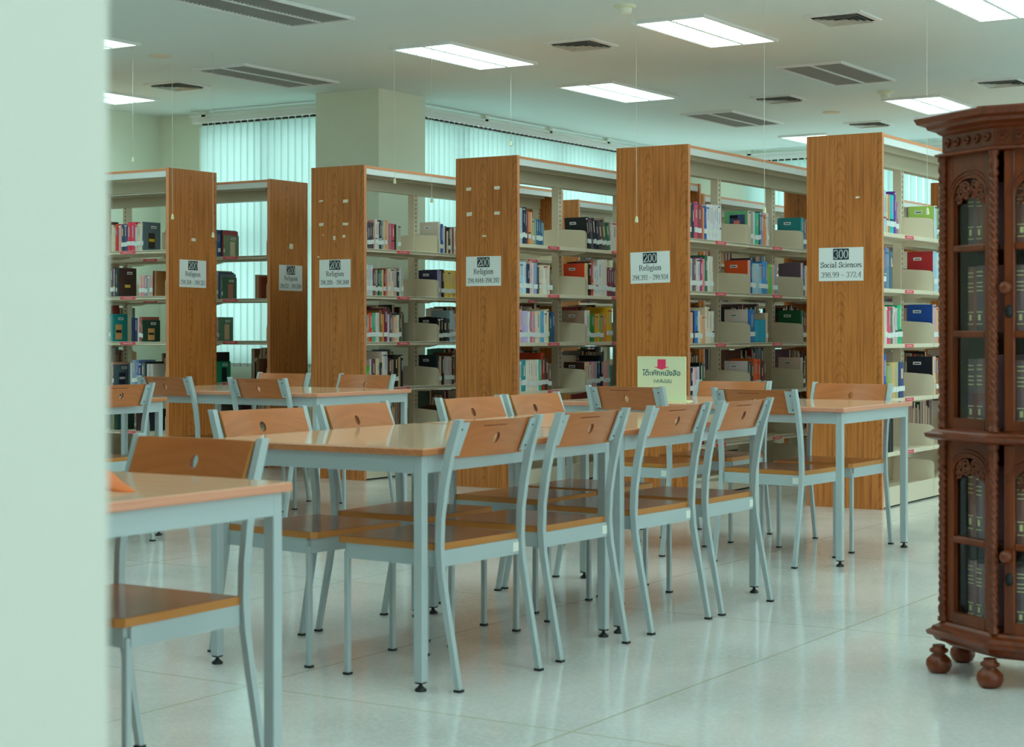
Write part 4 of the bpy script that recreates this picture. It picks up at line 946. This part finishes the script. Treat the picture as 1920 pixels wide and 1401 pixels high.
chair(-7.485, 8.96, -PI / 2 - .04, 'chair on the far side of the back left table, left one')
chair(-6.80, 8.96, -PI / 2 - .04, 'chair on the far side of the back left table, before the 294.3185 end')
chair(-3.14, 3.42, -PI / 2, 'chair pushed under the lower left table, large dark back')
chair(-6.60, 6.61, FX, 'chair cut by the near left wall, at the half-hidden table')

# ------------------------------------------------------------------ things on the tables
r = thing('notice_stand', 'pale green notice with a red arrow and Thai writing standing on a table', 'sign', (-4.20, 8.02, .7502), .10)
r.rotation_euler = (0, 0, .12)
M_GRN = mat('a8d4a4', .4); M_CRM = mat('c8cc9c', .4)
MB().box(-.128, .128, 0, .004, .006, .226, M_GRN).obj('board', r)
m = MB(); m.box(-.132, .132, -.002, .006, .224, .230, M_CRM).box(-.132, -.128, -.002, .006, .004, .224, M_CRM).box(.128, .132, -.002, .006, .004, .224, M_CRM)
m.obj('frame', r)
m = MB(); m.box(-.135, .15, -.03, .05, 0, .006, M_CRM); m.obj('base', r)
m = MB(); mA = Matrix(((1, 0, 0, 0), (0, 0, -1, 0), (0, 1, 0, 0), (0, 0, 0, 1)))
m.prism([(-.022, .215), (-.022, .176), (-.042, .177), (0, .162), (.042, .177), (.022, .176), (.022, .215)], .0002, .0012, mat('b83058', .5), mA); m.fix = True
m.obj('red_arrow', r)
def thai(txt, size, x, z, name):
    cu = D.curves.new(name, 'FONT'); cu.body = txt; cu.size = size; cu.align_x = 'CENTER'; cu.extrude = 0; cu.offset = size * .012
    o = D.objects.new(name, cu); COL.objects.link(o)
    me = D.meshes.new_from_object(o.evaluated_get(bpy.context.evaluated_depsgraph_get())); D.objects.remove(o)
    me.materials.clear(); me.materials.append(mat('1c5c5c', .5)); me.name = name
    o = ob(name, me, r, (x, -.0012, z), Euler((math.pi / 2, 0, 0))); return o
thai('โต๊ะพักหนังสือ', .038, 0, .132, 'printed_text')
thai('ว่าที่เก็บไปไม่', .021, .005, .095, 'printed_text')

m = MB()      # folded orange cloth, its pointed end towards us
vs = []; nseg = 14
x0, y0 = -3.18, 2.80
for i in range(nseg + 1):
    u = i / nseg; hh = .042 * (1 - (1 - u) ** 1.0 * 1.0) * (1 + .12 * math.sin(u * 9)) + .002 ; ww = .012 + .085 * u
    for q in range(9):
        a = math.pi * q / 8; vs.append((-.30 * u, ww * math.cos(a), hh * math.sin(a) ** .8 if q not in (0, 8) else 0))
fs = [(i * 9 + q, i * 9 + q + 1, (i + 1) * 9 + q + 1, (i + 1) * 9 + q) for i in range(nseg) for q in range(8)]
fs += [tuple(range(9)), tuple(nseg * 9 + q for q in range(9))] + [(i * 9, (i + 1) * 9, (i + 1) * 9 + 8, i * 9 + 8) for i in range(nseg)]
m.add(vs, fs, mat('f05a04', .6), True); m.fix = True
ox_, oy_ = pt(246, 3.93)
tag(m.obj('orange_cloth', None, (ox_, oy_, .7502), -PS * .0 - .35), 'bright orange folded cloth tapering to a point on the lower left table', 'cloth')

# ------------------------------------------------------------------ carved glass-fronted cabinet
CX, CY = -1.93, 5.83
cab = thing('display_cabinet', 'dark carved wooden display cabinet with glass doors at the right edge', 'cabinet', (0, 0, 0))
FW = .72      # width of the front face
P = [(-1.90, 5.83), (-1.90, 5.60), (-1.685, 5.445), (-1.685 + FW, 5.445), (-1.47 + FW, 5.60), (-1.47 + FW, 5.83)]
def offs(pl, d):
    """grow the convex footprint outwards by d (the back edge stays)"""
    n = len(pl); out = []
    cx = sum(p[0] for p in pl) / n; cy = sum(p[1] for p in pl) / n
    es = []
    for i in range(n):
        a, b_ = Vector(pl[i]), Vector(pl[(i + 1) % n]); t = (b_ - a).normalized(); nn = Vector((t.y, -t.x))
        if nn.dot(a - Vector((cx, cy))) < 0: nn = -nn
        es.append((a + nn * (0 if i == n - 1 else d), t))
    for i in range(n):
        (p, t), (q, u) = es[i - 1], es[i]; den = t.x * u.y - t.y * u.x
        k = ((q.x - p.x) * u.y - (q.y - p.y) * u.x) / den; out.append((p.x + t.x * k, p.y + t.y * k))
    return out
def mould(name, prof, parent):
    """stacked profile: list of (z, offset)"""
    m = MB(); rings = [offs(P, o_) for z, o_ in prof]; n = len(P)
    vs = [(x, y, z) for (z, o_), rg in zip(prof, rings) for x, y in rg]
    fs = [tuple(range(n))[::-1], tuple((len(prof) - 1) * n + i for i in range(n))]
    for j in range(len(prof) - 1):
        for i in range(n): fs.append((j * n + i, j * n + (i + 1) % n, (j + 1) * n + (i + 1) % n, (j + 1) * n + i))
    m.add(vs, fs, M_CAB); m.fix = True; return m.obj(name, parent)
mould('plinth', [(.085, -.02), (.10, .0), (.103, .02), (.118, .03), (.122, .045), (.135, .05), (.138, .035), (.15, .03), (.156, .012), (.165, .004)], cab)
mould('waist_moulding', [(.755, .004), (.757, .03), (.765, .05), (.778, .055), (.784, .035), (.79, .03), (.795, .004)], cab)
mould('frieze', [(1.675, 0), (1.677, .022), (1.684, .026), (1.69, .01), (1.692, .002), (1.745, .002), (1.75, .012)], cab)
mould('cornice', [(1.75, .012), (1.757, .02), (1.765, .045), (1.775, .05), (1.782, .075), (1.80, .085), (1.806, .08)], cab)
def face_M(a, b_):
    a, b_ = Vector(a), Vector(b_); t = (b_ - a).normalized(); nn = Vector((t.y, -t.x))     # outward when the walk runs left to right seen from outside
    L = (b_ - a).length
    return Matrix(((t.x, -nn.x, 0, a.x), (t.y, -nn.y, 0, a.y), (0, 0, 1, 0), (0, 0, 0, 1))), L      # local x along, y inwards, z up
def fret(mb, cx, z0, zr, rw, zt, M):
    """carved openwork: scrolls filling an arch whose spring line is z0 and crown zt"""
    for sx in (-1, 1):
        for (ux, uz, rr_) in ((.28, .55, .26), (.62, .28, .26), (.74, -.05, .2), (.3, .15, .2), (.55, .62, .17)):
            c0 = (cx + sx * ux * rw, z0 + uz * (zt - z0)); q = rr_ * rw
            mb.tube([(c0[0] + sx * q * (1 - k / 22) * math.cos(k * .55), .012, c0[1] + q * (1 - k / 22) * math.sin(k * .55)) for k in range(18)], [.0045] * 14 + [.005, .006, .006, .004], M_CAB, 5, M)
        mb.tube([(cx + sx * rw * (.95 - .95 * k / 6), .014, z0 - .02 + .05 * math.sin(k) * .2 + k / 6 * (zt - z0) * .75) for k in range(7)], .0045, M_CAB, 5, M)
    mb.lathe([(.0, -.012), (.010, -.006), (.012, 0), (.008, .008), (0, .012)], M_CAB, 8, M @ Matrix.Translation((cx, .01, z0 + .45 * (zt - z0))))
def door(parent, name, a, b_, z0, z1, bars, arch, M, knob=None):
    """frame with stiles a..b_ ; openings between bars ; top opening arched"""
    st_ = .034; m = MB()
    m.box(a, a + st_, .004, .026, z0, z1, M_CAB, M, c=.003); m.box(b_ - st_, b_, .004, .026, z0, z1, M_CAB, M, c=.003)
    m.box(a + st_, b_ - st_, .004, .026, z0, z0 + .035, M_CAB, M)
    for zb in bars: m.box(a + st_, b_ - st_, .002, .024, zb - .011, zb + .011, M_CAB, M, c=.004)
    # arched head
    iw0, iw1 = a + st_, b_ - st_; cx = (iw0 + iw1) / 2; rw = (iw1 - iw0) / 2
    zs, zc = arch
    pts = [(iw0, z1), (iw0, zs)] + [(cx + rw * math.cos(math.pi - k * math.pi / 14), zs + (zc - zs) * math.sin(k * math.pi / 14)) for k in range(1, 14)] + [(iw1, zs), (iw1, z1)]
    X = M @ Matrix(((1, 0, 0, 0), (0, 0, 1, 0), (0, 1, 0, 0), (0, 0, 0, 1)))
    for i in range(1, len(pts) - 2):
        (x0, za), (x1, zb) = pts[i], pts[i + 1]
        if abs(x1 - x0) < 1e-6: continue
        m.add([(x0, .006, za), (x1, .006, zb), (x1, .006, z1), (x0, .006, z1), (x0, .024, za), (x1, .024, zb), (x1, .024, z1), (x0, .024, z1)], [(0, 1, 2, 3), (7, 6, 5, 4), (0, 4, 5, 1), (3, 2, 6, 7)], M_CAB, False, M)
    for k in range(2):   # raised bead round the arch
        rr_ = rw + .012 + k * .012
        m.tube([(cx + rr_ * math.cos(math.pi - q * math.pi / 14), .004, zs + (zc - zs + .012 + .012 * k) * math.sin(q * math.pi / 14)) for q in range(15)], .0028, M_CAB, 5, M)
    m.fix = True
    d = m.obj(name, parent)
    f = MB(); fret(f, cx, zs - .005, 0, rw * .95, zc, M); f.obj('fretwork', d)
    MB().box(a + st_ - .004, b_ - st_ + .004, .02, .023, z0 + .03, z1 - .02, M_CGLASS, M).obj('glass_pane', d)
    if knob:
        kx, kz = knob
        MB().lathe([(.008, 0), (.009, .012), (.018, .02), (.022, .03), (.017, .042), (.006, .047), (0, .047)], M_CAB, 16, M @ Matrix.Translation((kx, .004, kz)) @ Matrix.Rotation(math.pi / 2, 4, 'X')).obj('knob', d)
        k2 = MB(); k2.lathe([(.013, 0), (.013, .003), (0, .0035)], M_BLACK, 14, M @ Matrix.Translation((kx, .004, kz - .073)) @ Matrix.Scale(1.6, 4, (0, 0, 1)) @ Matrix.Rotation(math.pi / 2, 4, 'X')); k2.obj('keyhole_plate', d)
    return d
MF1, L1 = face_M(P[1], P[2]); MF2, L2 = face_M(P[2], P[3]); MF3, L3 = face_M(P[3], P[4])
zlo, zhi = (.165, .755), (.795, 1.675)
for M_, L_ in ((MF1, L1), (MF3, L3)):
    door(cab, 'side_light', .014, L_ - .018, zhi[0], zhi[1], [1.10, 1.375], (1.54, 1.60), M_)
    door(cab, 'side_light', .014, L_ - .018, zlo[0], zlo[1], [.437], (.655, .705), M_)
for i, (a, b_) in enumerate(((.03, L2 / 2 - .002), (L2 / 2 + .002, L2 - .03))):
    kx = a + .017 if i == 0 else b_ - .017
    door(cab, 'door', a, b_, zhi[0], zhi[1], [1.10, 1.375], (1.53, 1.61), MF2, (kx, 1.245))
    door(cab, 'door', a, b_, zlo[0], zlo[1], [.437], (.64, .70), MF2, (kx, .41))
# solid sides and back, shelves inside
m = MB(); m.box(-1.90, -1.885, 5.61, 5.83, .165, .755, M_CAB).box(-1.90, -1.885, 5.61, 5.83, .795, 1.675, M_CAB)
m.box(-1.485 + FW, -1.47 + FW, 5.61, 5.83, .165, .755, M_CAB).box(-1.485 + FW, -1.47 + FW, 5.61, 5.83, .795, 1.675, M_CAB); m.obj('side_panel', cab)
MB().box(-1.885, -1.485 + FW, 5.815, 5.83, .165, 1.675, M_CABD).obj('back_panel', cab)
inn = offs(P, -.034); inn = [(x, min(y, 5.815)) for x, y in inn]
for z in (.165, .437, .795, 1.10, 1.375):
    MB().prism(inn, z - .008, z + .004, M_CABD).obj('inner_shelf', cab)
def rope(x, y, z0, z1):
    m = MB(); n = 10; K = int((z1 - z0 - .16) / .003); vs = []; fs = []
    for k in range(K + 1):
        z = z0 + .08 + (z1 - z0 - .16) * k / K; ph = z * 270
        for i in range(n * 2):
            a = 2 * math.pi * i / (2 * n); rr_ = .0125 + .0022 * math.cos(3 * a + ph); vs.append((rr_ * math.cos(a), rr_ * math.sin(a), z))
    for k in range(K):
        for i in range(2 * n): fs.append((k * 2 * n + i, k * 2 * n + (i + 1) % (2 * n), (k + 1) * 2 * n + (i + 1) % (2 * n), (k + 1) * 2 * n + i))
    m.add(vs, fs, M_CAB, True)
    for zc_, s_ in ((z0, 1), (z1, -1)):
        prof = [(.017, 0), (.017, .012), (.011, .018), (.015, .03), (.0165, .045), (.011, .058), (.016, .066), (.016, .074), (.012, .082)]
        if s_ < 0: prof = [(r2, -z2) for r2, z2 in prof][::-1]
        m.lathe(prof, M_CAB, 14, Matrix.Translation((0, 0, zc_)))
    return m.obj('rope_column', cab, (x, y, 0))
for p in P[1:5]:
    q = Vector(p)
    rope(q.x, q.y, zlo[0], zlo[1]); rope(q.x, q.y, zhi[0], zhi[1])
for p in (P[0], P[5]):
    rope(p[0], p[1] - .02, zlo[0], zlo[1]); rope(p[0], p[1] - .02, zhi[0], zhi[1])
for M_, L_ in ((MF1, L1), (MF2, L2), (MF3, L3)):
    m = MB()
    for k in range(int(L_ / .05)):
        x = .03 + k * (L_ - .06) / max(1, int(L_ / .05) - 1)
        for s_ in (-1, 1):
            m.tube([(x + s_ * .014 * (1 - q / 14) * math.cos(q * .6), -.006, 1.72 + .014 * (1 - q / 14) * math.sin(q * .6 * s_)) for q in range(10)], .0035, M_CAB, 5, M_)
    m.obj('frieze_carving', cab)
ft = MB().lathe([(.02, 0), (.034, .006), (.042, .024), (.040, .042), (.026, .056), (.018, .062), (.030, .068), (.030, .076), (.020, .082), (.020, .09)], M_CAB, 20).mesh('bun_foot')
for x, y in [(-1.905, 5.575), (-1.69, 5.425), (-1.69 + FW, 5.425), (-1.49 + FW, 5.575), (-1.90, 5.80), (-1.49 + FW, 5.80)]:
    ob('bun_foot', ft, cab, (x, y, 0))
# bound volumes inside
LVC = [(1.3805, 'top'), (1.1055, 'second'), (.8005, 'third'), (.4425, 'fourth'), (.1705, 'lowest')]
pal = ['6c5e60', '74584e', '5a5054', '6c656a', '7a5c52']
hts = [.21, .22, .23, .23, .20]
for li, (z, nm) in enumerate(LVC):
    rr = random.Random(li + 40)
    # along the canted side: spines face out through the side glass
    cnt_ = 0
    def vol(M, t, h, lb):
        mb = MB(); hx = rr.choice(pal); book_geo(mb, t, .125, h, hx, hx, None, False, rr)
        for zz in (.12, .3, .62, .68, .74, .84, .9): mb.box(t * .2, t * .8, -.0006, .002, h * zz, h * zz + .003, M_GOLD)
        mb.box(t * .38, t * .62, -.0009, .001, h * .18, h * .27, M_GOLD)
        o = mb.obj('bound_volume'); o.matrix_world = M
        tag(o, lb, 'bound volume', 'gold-tooled bound volumes in the cabinet')
    x = .05; k = 0
    while x < L1 - .1:
        t = rr.uniform(.042, .05)
        if x + t > L1 - .03: break
        vol(MF1 @ Matrix.Translation((x, .055, z)), t * .97, hts[li] + rr.uniform(-.012, .006), 'dark bound volume with gold bands, %s from left, %s cabinet shelf, side glass' % (ORD[k], nm)); x += t; k += 1
    x = .05; k = 0
    while x < .40:
        t = rr.uniform(.04, .05)
        vol(MF2 @ Matrix.Translation((x, .05, z)), t * .97, hts[li] + rr.uniform(-.012, .006), 'dark bound volume with gold bands, %s from left, %s cabinet shelf, behind door' % (ORD[k], nm)); x += t; k += 1
